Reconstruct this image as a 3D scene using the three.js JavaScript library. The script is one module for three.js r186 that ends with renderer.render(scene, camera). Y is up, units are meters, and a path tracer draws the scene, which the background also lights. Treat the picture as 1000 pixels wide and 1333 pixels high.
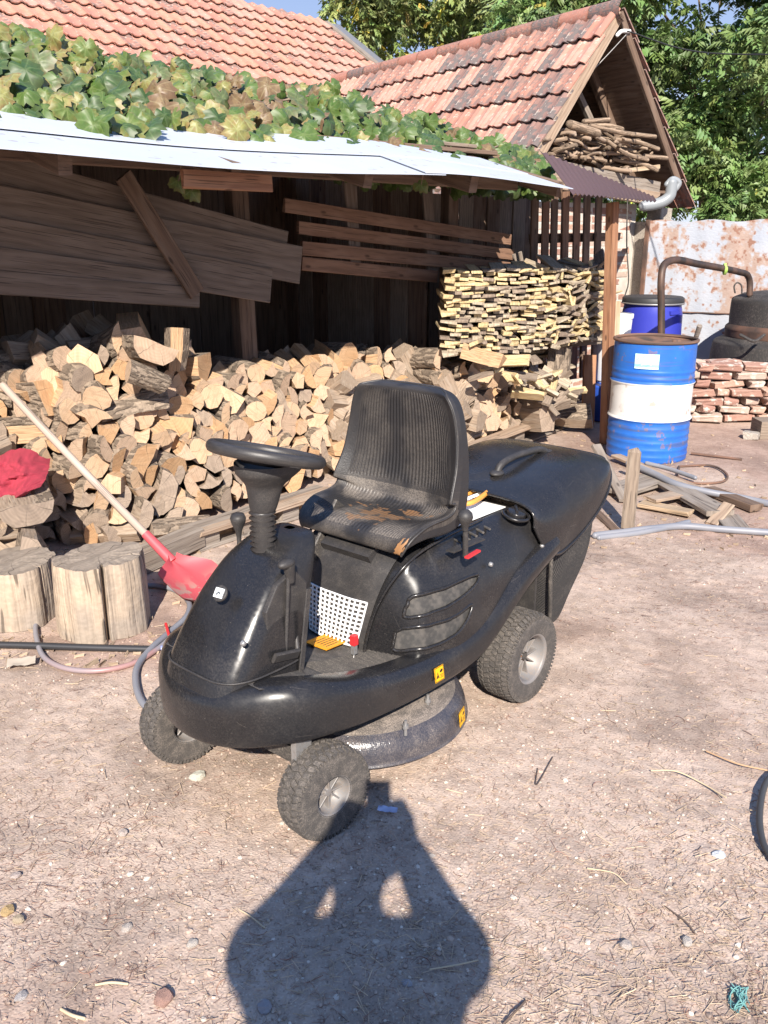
import * as THREE from 'three';
import { mergeGeometries, mergeVertices, toCreasedNormals } from 'three/addons/utils/BufferGeometryUtils.js';
import { MarchingCubes } from 'three/addons/objects/MarchingCubes.js';

// ---------------------------------------------------------------- camera, sky, sun, exposure
const CAM_H = 1.55, PITCH = 17.5 * Math.PI / 180, FOC = 1150, PW = 1000, PH = 1333;
const scene = new THREE.Scene();
const camera = new THREE.PerspectiveCamera(2 * Math.atan(PH / 2 / FOC) * 180 / Math.PI, PW / PH, 0.05, 400);
camera.position.set(0, CAM_H, 0);
camera.lookAt(0, CAM_H - Math.sin(PITCH), -Math.cos(PITCH));
const renderer = new THREE.WebGLRenderer({ antialias: true });
renderer.toneMapping = THREE.LinearToneMapping;
renderer.toneMappingExposure = 1.94;
renderer.shadowMap.enabled = true;
renderer.setSize(768, 1024);
const V3 = (x, y, z) => new THREE.Vector3(x, y, z);
// a direction seen through a point of the picture; from it a point on the ground, at a depth, or on an upright plane
function ray(px, py) {
  const u = (px - PW / 2) / FOC, v = (py - PH / 2) / FOC, c = Math.cos(PITCH), s = Math.sin(PITCH);
  return V3(u, -(v * c + s), -(c - v * s));
}
function G(px, py, y = 0) { const r = ray(px, py), t = (y - CAM_H) / r.y; return V3(r.x * t, y, r.z * t); }
function D(px, py, z) { const r = ray(px, py), t = z / r.z; return V3(r.x * t, CAM_H + r.y * t, z); }
function onPlane(px, py, P, n) {
  const r = ray(px, py), o = V3(0, CAM_H, 0), t = P.clone().sub(o).dot(n) / r.dot(n);
  return o.addScaledVector(r, t);
}
const sunRay = ray(491, 1018).normalize();                 // the way the sunlight travels
const sun = new THREE.DirectionalLight(new THREE.Color(1.0, 0.92, 0.82), 4.8);
sun.position.copy(sunRay).multiplyScalar(-40).add(V3(0, 0, -6));
sun.target.position.set(0, 0, -6);
sun.castShadow = true; sun.shadow.radius = 0.9; sun.shadow.mapSize.set(4096, 4096);
Object.assign(sun.shadow.camera, { left: -16, right: 16, top: 16, bottom: -16, near: 1, far: 90 });
scene.add(sun, sun.target);
{
  const w = 256, h = 128, a = new Float32Array(w * h * 4);
  for (let j = 0; j < h; j++) for (let i = 0; i < w; i++) {
    const el = (j + 0.5) / h * Math.PI - Math.PI / 2;      // first row is the lower end
    const t = Math.max(0, Math.sin(el)), hz = Math.exp(-t * 5.5);
    let r = 0.075 + 0.29 * hz, g = 0.142 + 0.265 * hz, b = 0.305 + 0.165 * hz;
    if (el < 0) { const k = Math.min(1, -el * 6); r = r * (1 - k) + 0.20 * k; g = g * (1 - k) + 0.16 * k; b = b * (1 - k) + 0.13 * k; }
    a.set([r * SKY_GAIN(), g * SKY_GAIN(), b * SKY_GAIN(), 1], (j * w + i) * 4);
  }
  const sky = new THREE.DataTexture(a, w, h, THREE.RGBAFormat, THREE.FloatType);
  sky.mapping = THREE.EquirectangularReflectionMapping; sky.minFilter = sky.magFilter = THREE.LinearFilter;
  sky.wrapS = THREE.RepeatWrapping; sky.needsUpdate = true;
  scene.background = sky; scene.environment = sky;
}
function SKY_GAIN() { return 1.32; }

// ---------------------------------------------------------------- random numbers and noise
function rng(seed) { let a = seed >>> 0; return () => { a = (a + 0x6D2B79F5) >>> 0; let t = a; t = Math.imul(t ^ (t >>> 15), t | 1); t ^= t + Math.imul(t ^ (t >>> 7), t | 61); return ((t ^ (t >>> 14)) >>> 0) / 4294967296; }; }
const R0 = rng(7);
const rr = (R, a, b) => a + (b - a) * R();
const lerp = (a, b, t) => a + (b - a) * t;
const clamp = (x, a = 0, b = 1) => Math.min(b, Math.max(a, x));
const smooth = (a, b, x) => { const t = clamp((x - a) / (b - a)); return t * t * (3 - 2 * t); };
const pick = (R, a) => a[Math.floor(R() * a.length) % a.length];
function hash2(x, y, s) { let h = Math.imul(x | 0, 374761393) ^ Math.imul(y | 0, 668265263) ^ Math.imul(s | 0, 2147483647); h = Math.imul(h ^ (h >>> 13), 1274126177); h ^= h >>> 16; return (h >>> 0) / 4294967296; }
function vnoise(x, y, s = 0, px = 0, py = 0) {
  const xi = Math.floor(x), yi = Math.floor(y), fx = x - xi, fy = y - yi, m = (a, p) => p ? ((a % p) + p) % p : a;
  const u = fx * fx * (3 - 2 * fx), v = fy * fy * (3 - 2 * fy);
  const a = hash2(m(xi, px), m(yi, py), s), b = hash2(m(xi + 1, px), m(yi, py), s), c = hash2(m(xi, px), m(yi + 1, py), s), d = hash2(m(xi + 1, px), m(yi + 1, py), s);
  return lerp(lerp(a, b, u), lerp(c, d, u), v);
}
function fbm(x, y, s = 0, o = 4, px = 0, py = 0) { let a = 0, k = 0.5, n = 0; for (let i = 0; i < o; i++) { a += k * vnoise(x, y, s + i * 17, px, py); n += k; k *= 0.5; x *= 2; y *= 2; px *= 2; py *= 2; } return a / n; }

// ---------------------------------------------------------------- textures
const toS = c => { c = clamp(c); return 255 * (c <= 0.0031308 ? 12.92 * c : 1.055 * Math.pow(c, 1 / 2.4) - 0.055); };
// fn(u, v) gives linear [r, g, b] (srgb true) or one number (height, roughness)
function tex(w, h, fn, srgb = true) {
  const a = new Uint8Array(w * h * 4);
  for (let j = 0; j < h; j++) for (let i = 0; i < w; i++) {
    const c = fn(i / w, j / h), k = (j * w + i) * 4;
    if (srgb) { a[k] = toS(c[0]); a[k + 1] = toS(c[1]); a[k + 2] = toS(c[2]); a[k + 3] = c.length > 3 ? 255 * clamp(c[3]) : 255; }
    else { a[k] = a[k + 1] = a[k + 2] = 255 * clamp(c); a[k + 3] = 255; }
  }
  const t = new THREE.DataTexture(a, w, h, THREE.RGBAFormat);
  t.wrapS = t.wrapT = THREE.RepeatWrapping; t.magFilter = THREE.LinearFilter; t.minFilter = THREE.LinearMipmapLinearFilter;
  t.generateMipmaps = true; if (srgb) t.colorSpace = THREE.SRGBColorSpace; t.needsUpdate = true; return t;
}
function rep(t, x, y = x) { const c = t.clone(); c.repeat.set(x, y); c.needsUpdate = true; return c; }
function canvasTex(w, h, draw) {
  const c = document.createElement('canvas'); c.width = w; c.height = h; draw(c.getContext('2d'), w, h);
  const t = new THREE.CanvasTexture(c); t.colorSpace = THREE.SRGBColorSpace; return t;
}
const lin = (r, g, b) => new THREE.Color().setRGB(r, g, b);
function std(o) {
  const p = { roughness: 0.8, metalness: 0, ...o };
  if (Array.isArray(p.color)) p.color = lin(...p.color);
  return new THREE.MeshStandardMaterial({ side: THREE.DoubleSide, ...p });
}
const mix3 = (a, b, t) => [lerp(a[0], b[0], t), lerp(a[1], b[1], t), lerp(a[2], b[2], t)];
const mul3 = (a, k) => [a[0] * k, a[1] * k, a[2] * k];

// ---------------------------------------------------------------- things, parts, names
const taken = new Map();
function numbered(name) { const n = taken.get(name) || 0; taken.set(name, n + 1); return n ? `${name}_${String(n).padStart(3, '0')}` : name; }
function tag(o, label, category, group) { o.userData.label = label; o.userData.category = category; if (group) o.userData.group = group; return o; }
function thing(name, label, category, pos, group) {
  const o = new THREE.Group(); o.name = numbered(name); if (pos) o.position.copy(pos); scene.add(o); return tag(o, label, category, group);
}
function mesh(name, geo, mat, parent) {
  if (Array.isArray(geo)) geo = merge(geo);
  const m = new THREE.Mesh(geo, mat); m.castShadow = m.receiveShadow = true;
  m.name = parent ? name : numbered(name); (parent || scene).add(m); return m;
}
function struct(name, geo, mat) { const m = mesh(name, geo, mat); m.userData.kind = 'structure'; return m; }
function merge(list) {
  return mergeGeometries(list.map(g => { g = g.index ? g.toNonIndexed() : g; for (const k of Object.keys(g.attributes)) if (!['position', 'normal', 'uv'].includes(k)) g.deleteAttribute(k); return g; }), false);
}

// ---------------------------------------------------------------- shapes
function move(g, x, y, z) { g.translate(x, y, z); return g; }
function basis(x, y, z, p) { return new THREE.Matrix4().makeBasis(x, y, z).setPosition(p || V3(0, 0, 0)); }
// an axis-aligned matrix whose x runs from a towards b and whose y is as upright as possible
function along(a, b, up = V3(0, 1, 0)) {
  const x = b.clone().sub(a).normalize(); let z = x.clone().cross(up); if (z.lengthSq() < 1e-6) z = x.clone().cross(V3(0, 0, 1)); z.normalize();
  const y = z.clone().cross(x); return basis(x, y, z, a.clone().add(b).multiplyScalar(0.5));
}
function tri(pos, uv, idx) {
  const g = new THREE.BufferGeometry(); g.setAttribute('position', new THREE.Float32BufferAttribute(pos, 3)); g.setAttribute('uv', new THREE.Float32BufferAttribute(uv, 2));
  if (idx) g.setIndex(idx); g.computeVertexNormals(); return g;
}
// a chamfered board of length L (x), height W (y), thickness T (z), uv in metres along the grain; jit bends the corners
function plank(L, W, T, ch = 0.004, jit = 0, R = R0, uo = null) {
  ch = Math.min(ch, W * 0.3, T * 0.3);
  const w = W / 2, t = T / 2, P = [[w - ch, t], [w, t - ch], [w, -t + ch], [w - ch, -t], [-w + ch, -t], [-w, -t + ch], [-w, t - ch], [-w + ch, t]];
  const pos = [], uv = [], ou = uo === null ? R() * 7 : uo, ov = uo === null ? R() * 7 : uo;
  const ends = [-1, 1].map(s => { const dx = () => jit * (R() - 0.5), a = [dx(), dx(), dx(), dx()]; return P.map((p, i) => [s * L / 2 + a[i >> 1] * 1.5, p[0] + a[(i >> 1) ^ 1] * 1, p[1] + a[(i >> 1) ^ 2]]); });
  const quad = (a, b, c, d, ua, ub, uc, ud) => { pos.push(...a, ...b, ...c, ...a, ...c, ...d); uv.push(...ua, ...ub, ...uc, ...ua, ...uc, ...ud); };
  let s = 0;
  for (let i = 0; i < 8; i++) {
    const j = (i + 1) % 8, l = Math.hypot(P[i][0] - P[j][0], P[i][1] - P[j][1]);
    quad(ends[0][i], ends[1][i], ends[1][j], ends[0][j], [ou, ov + s], [ou + L, ov + s], [ou + L, ov + s + l], [ou, ov + s + l]); s += l;
  }
  for (const e of [0, 1]) for (let i = 1; i < 7; i++) {
    const f = p => [ou + p[2] * 3, ov + p[1]], q = e ? [ends[1][0], ends[1][i + 1], ends[1][i]] : [ends[0][0], ends[0][i], ends[0][i + 1]];
    for (const p of q) { pos.push(...p); uv.push(...f(p)); }
  }
  return tri(pos, uv);
}
function plankAt(a, b, W, T, up, jit = 0, R = R0, ch = 0.004) { return plank(a.distanceTo(b), W, T, ch, jit, R).applyMatrix4(along(a, b, up)); }
function rod(a, b, r0, r1 = r0, n = 10) {
  const L = a.distanceTo(b), g = new THREE.CylinderGeometry(r1, r0, L, n, 1), u = g.attributes.uv;
  for (let i = 0; i < u.count; i++) u.setXY(i, u.getX(i) * 6.28 * r0, u.getY(i) * L);
  g.rotateZ(-Math.PI / 2); return g.applyMatrix4(along(a, b));
}
function tube(pts, r, n = 40, k = 8) {
  const c = new THREE.CatmullRomCurve3(pts, false, 'centripetal'), g = new THREE.TubeGeometry(c, n, r, k, false), L = c.getLength(), u = g.attributes.uv;
  for (let i = 0; i < u.count; i++) u.setXY(i, u.getX(i) * L, u.getY(i) * 6.28 * r);
  const e = [0, 1].map(t => { const s = new THREE.SphereGeometry(r * 0.98, k, 4), p = c.getPoint(t); s.translate(p.x, p.y, p.z); return s; });
  return merge([g, ...e]);
}
function lathe(pts, n = 32) {
  const g = new THREE.LatheGeometry(pts.map(p => new THREE.Vector2(p[0], p[1])), n), u = g.attributes.uv; let L = 0, m = 0;
  for (let i = 1; i < pts.length; i++) { L += Math.hypot(pts[i][0] - pts[i - 1][0], pts[i][1] - pts[i - 1][1]); m = Math.max(m, pts[i][0]); }
  for (let i = 0; i < u.count; i++) u.setXY(i, u.getX(i) * 6.28 * m, u.getY(i) * L); return g;
}
function cr(p0, p1, p2, p3, t) { const t2 = t * t, t3 = t2 * t; return 0.5 * (2 * p1 + (p2 - p0) * t + (2 * p0 - 5 * p1 + 4 * p2 - p3) * t2 + (3 * p1 - p0 - 3 * p2 + p3) * t3); }
function crPath(P, n, closed = false) {             // P: arrays of numbers; n samples
  const m = P.length, out = [], seg = closed ? m : m - 1, at = i => closed ? P[(i + m) % m] : P[clamp(i, 0, m - 1)];
  for (let k = 0; k < n; k++) { const f = k / (closed ? n : n - 1) * seg, i = Math.min(seg - 1, Math.floor(f)), t = f - i; out.push(P[0].map((_, d) => cr(at(i - 1)[d], at(i)[d], at(i + 1)[d], at(i + 2)[d], t))); }
  return out;
}
// a smooth skin over rings of points (each [x, y, z]); skip(i, j) leaves quads out
function loft(rings, closed = false, skip = null) {
  const n = rings.length, m = rings[0].length + (closed ? 1 : 0), pos = [], uv = [], idx = [];
  for (let i = 0; i < n; i++) { let u = 0; for (let j = 0; j < m; j++) { const p = rings[i][j % rings[i].length]; if (j) { const q = rings[i][j - 1]; u += Math.hypot(p[0] - q[0], p[1] - q[1], p[2] - q[2]); } pos.push(...p); uv.push(u, 0); } }
  for (let j = 0; j < m; j++) { let v = 0; for (let i = 0; i < n; i++) { if (i) { const a = (i * m + j) * 3, b = a - m * 3; v += Math.hypot(pos[a] - pos[b], pos[a + 1] - pos[b + 1], pos[a + 2] - pos[b + 2]); } uv[(i * m + j) * 2 + 1] = v; } }
  for (let i = 0; i < n - 1; i++) for (let j = 0; j < m - 1; j++) { if (skip && skip(i, j)) continue; const a = i * m + j, b = a + 1, c = a + m, d = c + 1; idx.push(a, b, d, a, d, c); }
  const g = tri(pos, uv, idx);
  if (closed) { const N = g.attributes.normal; for (let i = 0; i < n; i++) { const a = i * m, b = a + m - 1, v = V3(N.getX(a) + N.getX(b), N.getY(a) + N.getY(b), N.getZ(a) + N.getZ(b)).normalize(); N.setXYZ(a, v.x, v.y, v.z); N.setXYZ(b, v.x, v.y, v.z); } }
  return g;
}
function smoothRings(ctrl, nv, nu, closed = false) {
  const r1 = ctrl.map(r => nu ? crPath(r, nu, closed) : r), m = r1[0].length, cols = [];
  for (let j = 0; j < m; j++) cols.push(crPath(r1.map(r => r[j]), nv));
  return Array.from({ length: nv }, (_, i) => cols.map(c => c[i]));
}
function boxUV(g, s = 1) {                            // uv in metres by the face's main direction
  if (g.index) g = g.toNonIndexed(); g.computeVertexNormals();
  const p = g.attributes.position, n = g.attributes.normal, uv = new Float32Array(p.count * 2);
  for (let i = 0; i < p.count; i++) { const x = Math.abs(n.getX(i)), y = Math.abs(n.getY(i)), z = Math.abs(n.getZ(i)); const q = x > y && x > z ? [p.getZ(i), p.getY(i)] : y > z ? [p.getX(i), p.getZ(i)] : [p.getX(i), p.getY(i)]; uv[i * 2] = q[0] * s; uv[i * 2 + 1] = q[1] * s; }
  g.setAttribute('uv', new THREE.BufferAttribute(uv, 2)); return g;
}
function shapeGeo(pts, depth, bevel = 0) {
  const s = new THREE.Shape(pts.map(p => new THREE.Vector2(p[0], p[1])));
  return new THREE.ExtrudeGeometry(s, { depth, bevelEnabled: bevel > 0, bevelSize: bevel, bevelThickness: bevel, bevelSegments: 2, curveSegments: 6 });
}
// ---------------------------------------------------------------- materials
const TX = {};
TX.fine = tex(512, 512, (u, v) => fbm(u * 24, v * 24, 3, 4, 24, 24), false);
TX.grit = tex(512, 512, (u, v) => { const a = fbm(u * 64, v * 64, 5, 3, 64, 64), b = vnoise(u * 160, v * 160, 9, 160, 160); return 0.55 * a + 0.45 * b; }, false);
function woodTex(base, dark, streak, seed, knots = true) {
  return tex(512, 512, (u, v) => {
    const w = fbm(u * 3, v * 6, seed, 3, 3, 6), y = v * 40 + w * 5;
    let g = 0.5 + 0.5 * Math.sin(y * 1.57); g = g * 0.45 + 0.55 * fbm(u * 6, v * 90, seed + 5, 3, 6, 90);
    const spl = smooth(0.70, 0.8, fbm(u * 4, v * 130, seed + 9, 2, 4, 130));
    let c = mix3(dark, base, clamp(0.25 + g * 0.95)); c = mix3(c, streak, 0.45 * smooth(0.45, 0.75, fbm(u * 4, v * 10, seed + 2, 3, 4, 10)));
    if (knots) { const kx = ((u * 2 + 0.3) % 1 - 0.5) * 2.2, ky = ((v * 4 + 0.1 + Math.floor(u * 2) * 0.37) % 1 - 0.5) * 1.1, d = Math.hypot(kx, ky * 1.4); if (hash2(Math.floor(u * 2 + 0.3), Math.floor(v * 4 + 0.1 + Math.floor(u * 2) * 0.37), seed) > 0.6) c = mix3(c, mul3(dark, 0.5), 0.8 * smooth(0.17, 0.06, d)); }
    return mul3(c, 1 - 0.6 * spl);
  });
}
TX.grain = tex(512, 512, (u, v) => 0.6 * fbm(u * 6, v * 100, 11, 3, 6, 100) + 0.4 * (1 - smooth(0.66, 0.78, fbm(u * 4, v * 60, 15, 2, 4, 60))), false);
const wood = (base, dark, streak, seed, o = {}) => std({ map: rep(woodTex(base, dark, streak, seed), 1.2, 2.2), bumpMap: rep(TX.grain, 1.2, 2.2), bumpScale: 0.0022, roughness: 0.88, ...o });
const M = {};
M.greyWood = wood([0.26, 0.215, 0.175], [0.13, 0.10, 0.08], [0.33, 0.29, 0.25], 21);
M.paleWood = wood([0.47, 0.35, 0.23], [0.26, 0.17, 0.10], [0.52, 0.42, 0.30], 22);
M.redWood = wood([0.33, 0.16, 0.085], [0.16, 0.07, 0.04], [0.42, 0.24, 0.14], 23);
M.brownWood = wood([0.17, 0.11, 0.075], [0.08, 0.05, 0.035], [0.22, 0.16, 0.12], 24);
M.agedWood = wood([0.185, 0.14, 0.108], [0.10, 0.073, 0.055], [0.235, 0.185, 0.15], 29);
M.tanWood = wood([0.38, 0.28, 0.20], [0.2, 0.13, 0.09], [0.44, 0.36, 0.28], 25);
M.yellowWood = std({ map: rep(woodTex([0.58, 0.455, 0.255], [0.39, 0.27, 0.13], [0.60, 0.50, 0.33], 26, false), 2, 4), bumpMap: rep(TX.grain, 2, 4), bumpScale: 0.0015, roughness: 0.85 });
M.bleachWood = std({ map: rep(woodTex([0.42, 0.35, 0.26], [0.20, 0.15, 0.10], [0.5, 0.44, 0.34], 27, false), 2, 4), bumpMap: rep(TX.grain, 2, 4), bumpScale: 0.0015, roughness: 0.9 });
M.slabWood = std({ map: rep(woodTex([0.27, 0.21, 0.16], [0.14, 0.105, 0.08], [0.34, 0.28, 0.22], 28, false), 2, 4), bumpMap: rep(TX.grain, 2, 4), bumpScale: 0.002, roughness: 0.92 });
// the cut end of a log: rings, rays and drying cracks, uv -0.5..0.5 about the pith
function endTex(pale, mid, ring, seed) {
  return tex(384, 384, (u, v) => {
    const x = u - 0.5, y = v - 0.5, r = Math.hypot(x, y) + 0.02 * fbm(u * 6, v * 6, seed, 3), a = Math.atan2(y, x);
    const g = 0.5 + 0.5 * Math.sin(r * 150 + 3 * fbm(u * 4, v * 4, seed + 4, 2));
    let c = mix3(pale, mid, clamp(0.2 + 0.35 * g + 0.9 * (fbm(u * 5, v * 5, seed + 2, 4) - 0.4)));
    c = mix3(c, ring, 0.4 * smooth(0.55, 0.8, fbm(u * 9, v * 9, seed + 8, 4)));
    const ck = Math.abs(Math.sin(a * 2.5 + seed + 0.8 * fbm(r * 8, 1, seed, 2)));
    if (ck < 0.02 + 0.05 * r && r > 0.05) c = mul3(c, 0.35);
    const saw = fbm(u * 40 + v * 20, v * 3, seed + 12, 2); return mul3(c, 0.82 + 0.36 * saw);
  });
}
const logEnd = (p, m, r, s) => std({ map: endTex(p, m, r, s), bumpMap: rep(TX.grit, 3), bumpScale: 0.002, roughness: 0.9 });
M.endPale = logEnd([0.62, 0.44, 0.29], [0.50, 0.335, 0.205], [0.42, 0.27, 0.165], 31);
M.endTan = logEnd([0.55, 0.40, 0.28], [0.43, 0.295, 0.2], [0.32, 0.215, 0.145], 32);
M.endOrange = logEnd([0.58, 0.375, 0.215], [0.46, 0.275, 0.14], [0.35, 0.18, 0.08], 33);
M.endGrey = logEnd([0.40, 0.31, 0.235], [0.27, 0.205, 0.155], [0.18, 0.14, 0.11], 34);
M.split = std({ map: rep(woodTex([0.58, 0.38, 0.22], [0.36, 0.21, 0.11], [0.50, 0.36, 0.23], 35, false), 3, 5), bumpMap: rep(TX.grain, 3, 5), bumpScale: 0.004, roughness: 0.9 });
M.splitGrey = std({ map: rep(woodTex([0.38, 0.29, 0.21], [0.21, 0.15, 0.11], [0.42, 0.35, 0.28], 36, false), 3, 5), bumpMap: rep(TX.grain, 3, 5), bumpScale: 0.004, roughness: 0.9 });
const barkTex = tex(512, 512, (u, v) => { const f = fbm(u * 8, v * 22, 41, 4, 8, 22), c = smooth(0.42, 0.58, fbm(u * 10 + 2 * f, v * 30, 44, 3, 10, 30)); return mul3(mix3([0.10, 0.075, 0.055], [0.30, 0.235, 0.175], clamp(c * 0.7 + f * 0.4)), 0.7 + 0.6 * fbm(u * 60, v * 60, 47, 2, 60, 60)); });
TX.bark = tex(512, 512, (u, v) => { const f = fbm(u * 8, v * 22, 41, 4, 8, 22); return smooth(0.35, 0.62, fbm(u * 10 + 2 * f, v * 30, 44, 3, 10, 30)); }, false);
M.bark = std({ map: rep(barkTex, 2.2), bumpMap: rep(TX.bark, 2.2), bumpScale: 0.006, roughness: 0.95 });
M.stick = std({ map: rep(barkTex, 1.5, 4), color: [1.15, 1.07, 1.0], bumpMap: rep(TX.bark, 1.5, 4), bumpScale: 0.002, roughness: 0.9 });
// black mower plastic with dust grains, and its kin
const LAY = {};
function layer(freq, o, seed, n = 512, fy = freq) {           // a tiling sheet of noise, made once
  const k = [freq, o, seed, fy].join(); if (LAY[k]) return LAY[k];
  const a = new Float32Array(n * n); for (let j = 0; j < n; j++) for (let i = 0; i < n; i++) a[j * n + i] = fbm(i / n * freq, j / n * fy, seed, o, freq, fy); return (LAY[k] = a);
}
function dustTex(base, dust, amount, seed) {
  const n = 512, A = layer(9, 5, 51), B = layer(170, 1, 53), C = layer(5, 2, 59, 512, 48), D = layer(256, 1, 57), o = Math.floor(hash2(seed, 3, 1) * n), q = Math.floor(hash2(seed, 5, 2) * n);
  return tex(n, n, (u, v) => {
    const i = Math.floor(u * n + 0.5) % n, j = Math.floor(v * n + 0.5) % n, at = (L, a, b) => L[((j + b) % n) * n + (i + a) % n];
    const a = at(A, o, q), g = at(B, q, o), st = at(C, o, o), sp = at(D, q, q);
    let k = amount * (0.25 + 0.5 * smooth(0.2, 0.85, a)) * (0.2 + 1.3 * g * g) * (0.8 + 0.4 * st); if (sp > 0.965) k += 0.14; if (g > 0.97) k += 0.16;
    return mix3(base, dust, clamp(k));
  });
}
const DUST = [0.27, 0.235, 0.20];
TX.plasticDust = dustTex([0.0135, 0.0132, 0.0145], DUST, 0.085, 51);
TX.roughVar = tex(512, 512, (u, v) => 0.18 + 0.26 * smooth(0.3, 0.75, fbm(u * 5, v * 5, 55, 4, 5, 5)) + 0.10 * vnoise(u * 90, v * 90, 57, 90, 90), false);
{ // worn plastic: fine dust grain, dried splash dots, a few scratches
  const n = 1024, R = rng(58), k = new Float32Array(n * n), B = layer(170, 1, 53), A = layer(9, 5, 51);
  const dot = (x, y, r, a) => { for (let j = -r; j <= r; j++) for (let i = -r; i <= r; i++) if (i * i + j * j <= r * r + .5) { const q = ((y + j + n) % n) * n + (x + i + n) % n; k[q] = Math.max(k[q], a); } };
  for (let q = 0; q < 1500; q++) dot(Math.floor(R() * n), Math.floor(R() * n), R() < .12 ? 1 : 0, rr(R, .15, .75));
  for (let q = 0; q < 46; q++) { let x = R() * n, y = R() * n, a = R() * 6.28; const L = rr(R, 12, 70), v = rr(R, .10, .38), c = rr(R, -.012, .012); for (let t = 0; t < L; t++) { dot(Math.floor(x) % n, Math.floor(y) % n, 0, v); x = (x + Math.cos(a) + n) % n; y = (y + Math.sin(a) + n) % n; a += c; } }
  M.plastic = new THREE.MeshPhysicalMaterial({ side: THREE.DoubleSide, map: rep(tex(n, n, (u, v) => { const x = Math.floor(u * n), y = Math.floor(v * n), g = B[(y % 512) * 512 + x % 512], d = A[(y >> 1) * 512 + (x >> 1)]; return mix3([.0135, .0132, .0145], DUST, clamp(.05 * g * g + .07 * smooth(.45, .8, d) * g + k[y * n + x] * .6)); }), 1.05), roughness: 1, roughnessMap: rep(TX.roughVar, 1.3), bumpMap: rep(TX.fine, 4), bumpScale: 0.00008 });
}
TX.plasticMatt = dustTex([0.022, 0.021, 0.022], DUST, 0.26, 61);
M.plasticMatt = std({ map: rep(TX.plasticMatt, 4.3), roughness: 0.55, bumpMap: rep(TX.grit, 5), bumpScale: 0.00012 });
TX.dusty = dustTex([0.035, 0.033, 0.032], DUST, 0.75, 66);
M.dusty = std({ map: rep(TX.dusty, 4.1), roughness: 0.8, bumpMap: rep(TX.grit, 5), bumpScale: 0.0003 });
M.vinyl = std({ map: rep(TX.plasticMatt, 4.3), roughness: 0.42, bumpMap: rep(TX.grit, 8), bumpScale: 0.0001 });
M.rubber = std({ map: rep(dustTex([0.04, 0.038, 0.037], [0.26, 0.22, 0.185], 0.85, 71), 5), roughness: 0.93, bumpMap: rep(TX.grit, 6), bumpScale: 0.0012 });
M.blackMetal = std({ map: rep(TX.dusty, 2), color: [0.8, 0.8, 0.8], roughness: 0.6 });
M.rimGrey = std({ map: rep(dustTex([0.20, 0.20, 0.205], [0.26, 0.215, 0.18], 1.6, 74), 3), roughness: 0.5, metalness: 0.15 });
M.zinc = std({ map: rep(dustTex([0.36, 0.36, 0.36], [0.25, 0.21, 0.17], 1, 76), 2), roughness: 0.45, metalness: 0.55 });
M.white = std({ color: [0.80, 0.80, 0.79], roughness: 0.5 });
M.rust = std({ map: tex(256, 256, (u, v) => mix3([0.07, 0.05, 0.042], [0.20, 0.11, 0.075], smooth(0.3, 0.75, fbm(u * 8, v * 8, 81, 5, 8, 8)))), roughness: 0.9, bumpMap: TX.grit, bumpScale: 0.001 });
M.orange = std({ color: [0.72, 0.31, 0.055], roughness: 0.5 });
M.red = std({ color: [0.55, 0.03, 0.035], roughness: 0.45 });
// ================================================================ the setting
// shed axes: s along the eave (to the right and away), d into the shed
const SO = V3(0, 0, -4.86), ES = V3(0.74, 0, -0.673).normalize(), NS = V3(-0.673, 0, -0.74).normalize();
const S = (s, y, d) => SO.clone().addScaledVector(ES, s).addScaledVector(NS, d).setY(y);
const shedPlane = (px, py, d) => onPlane(px, py, S(0, 0, d), NS);
const sOf = p => p.clone().sub(SO).dot(ES), dOf = p => p.clone().sub(SO).dot(NS);
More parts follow.
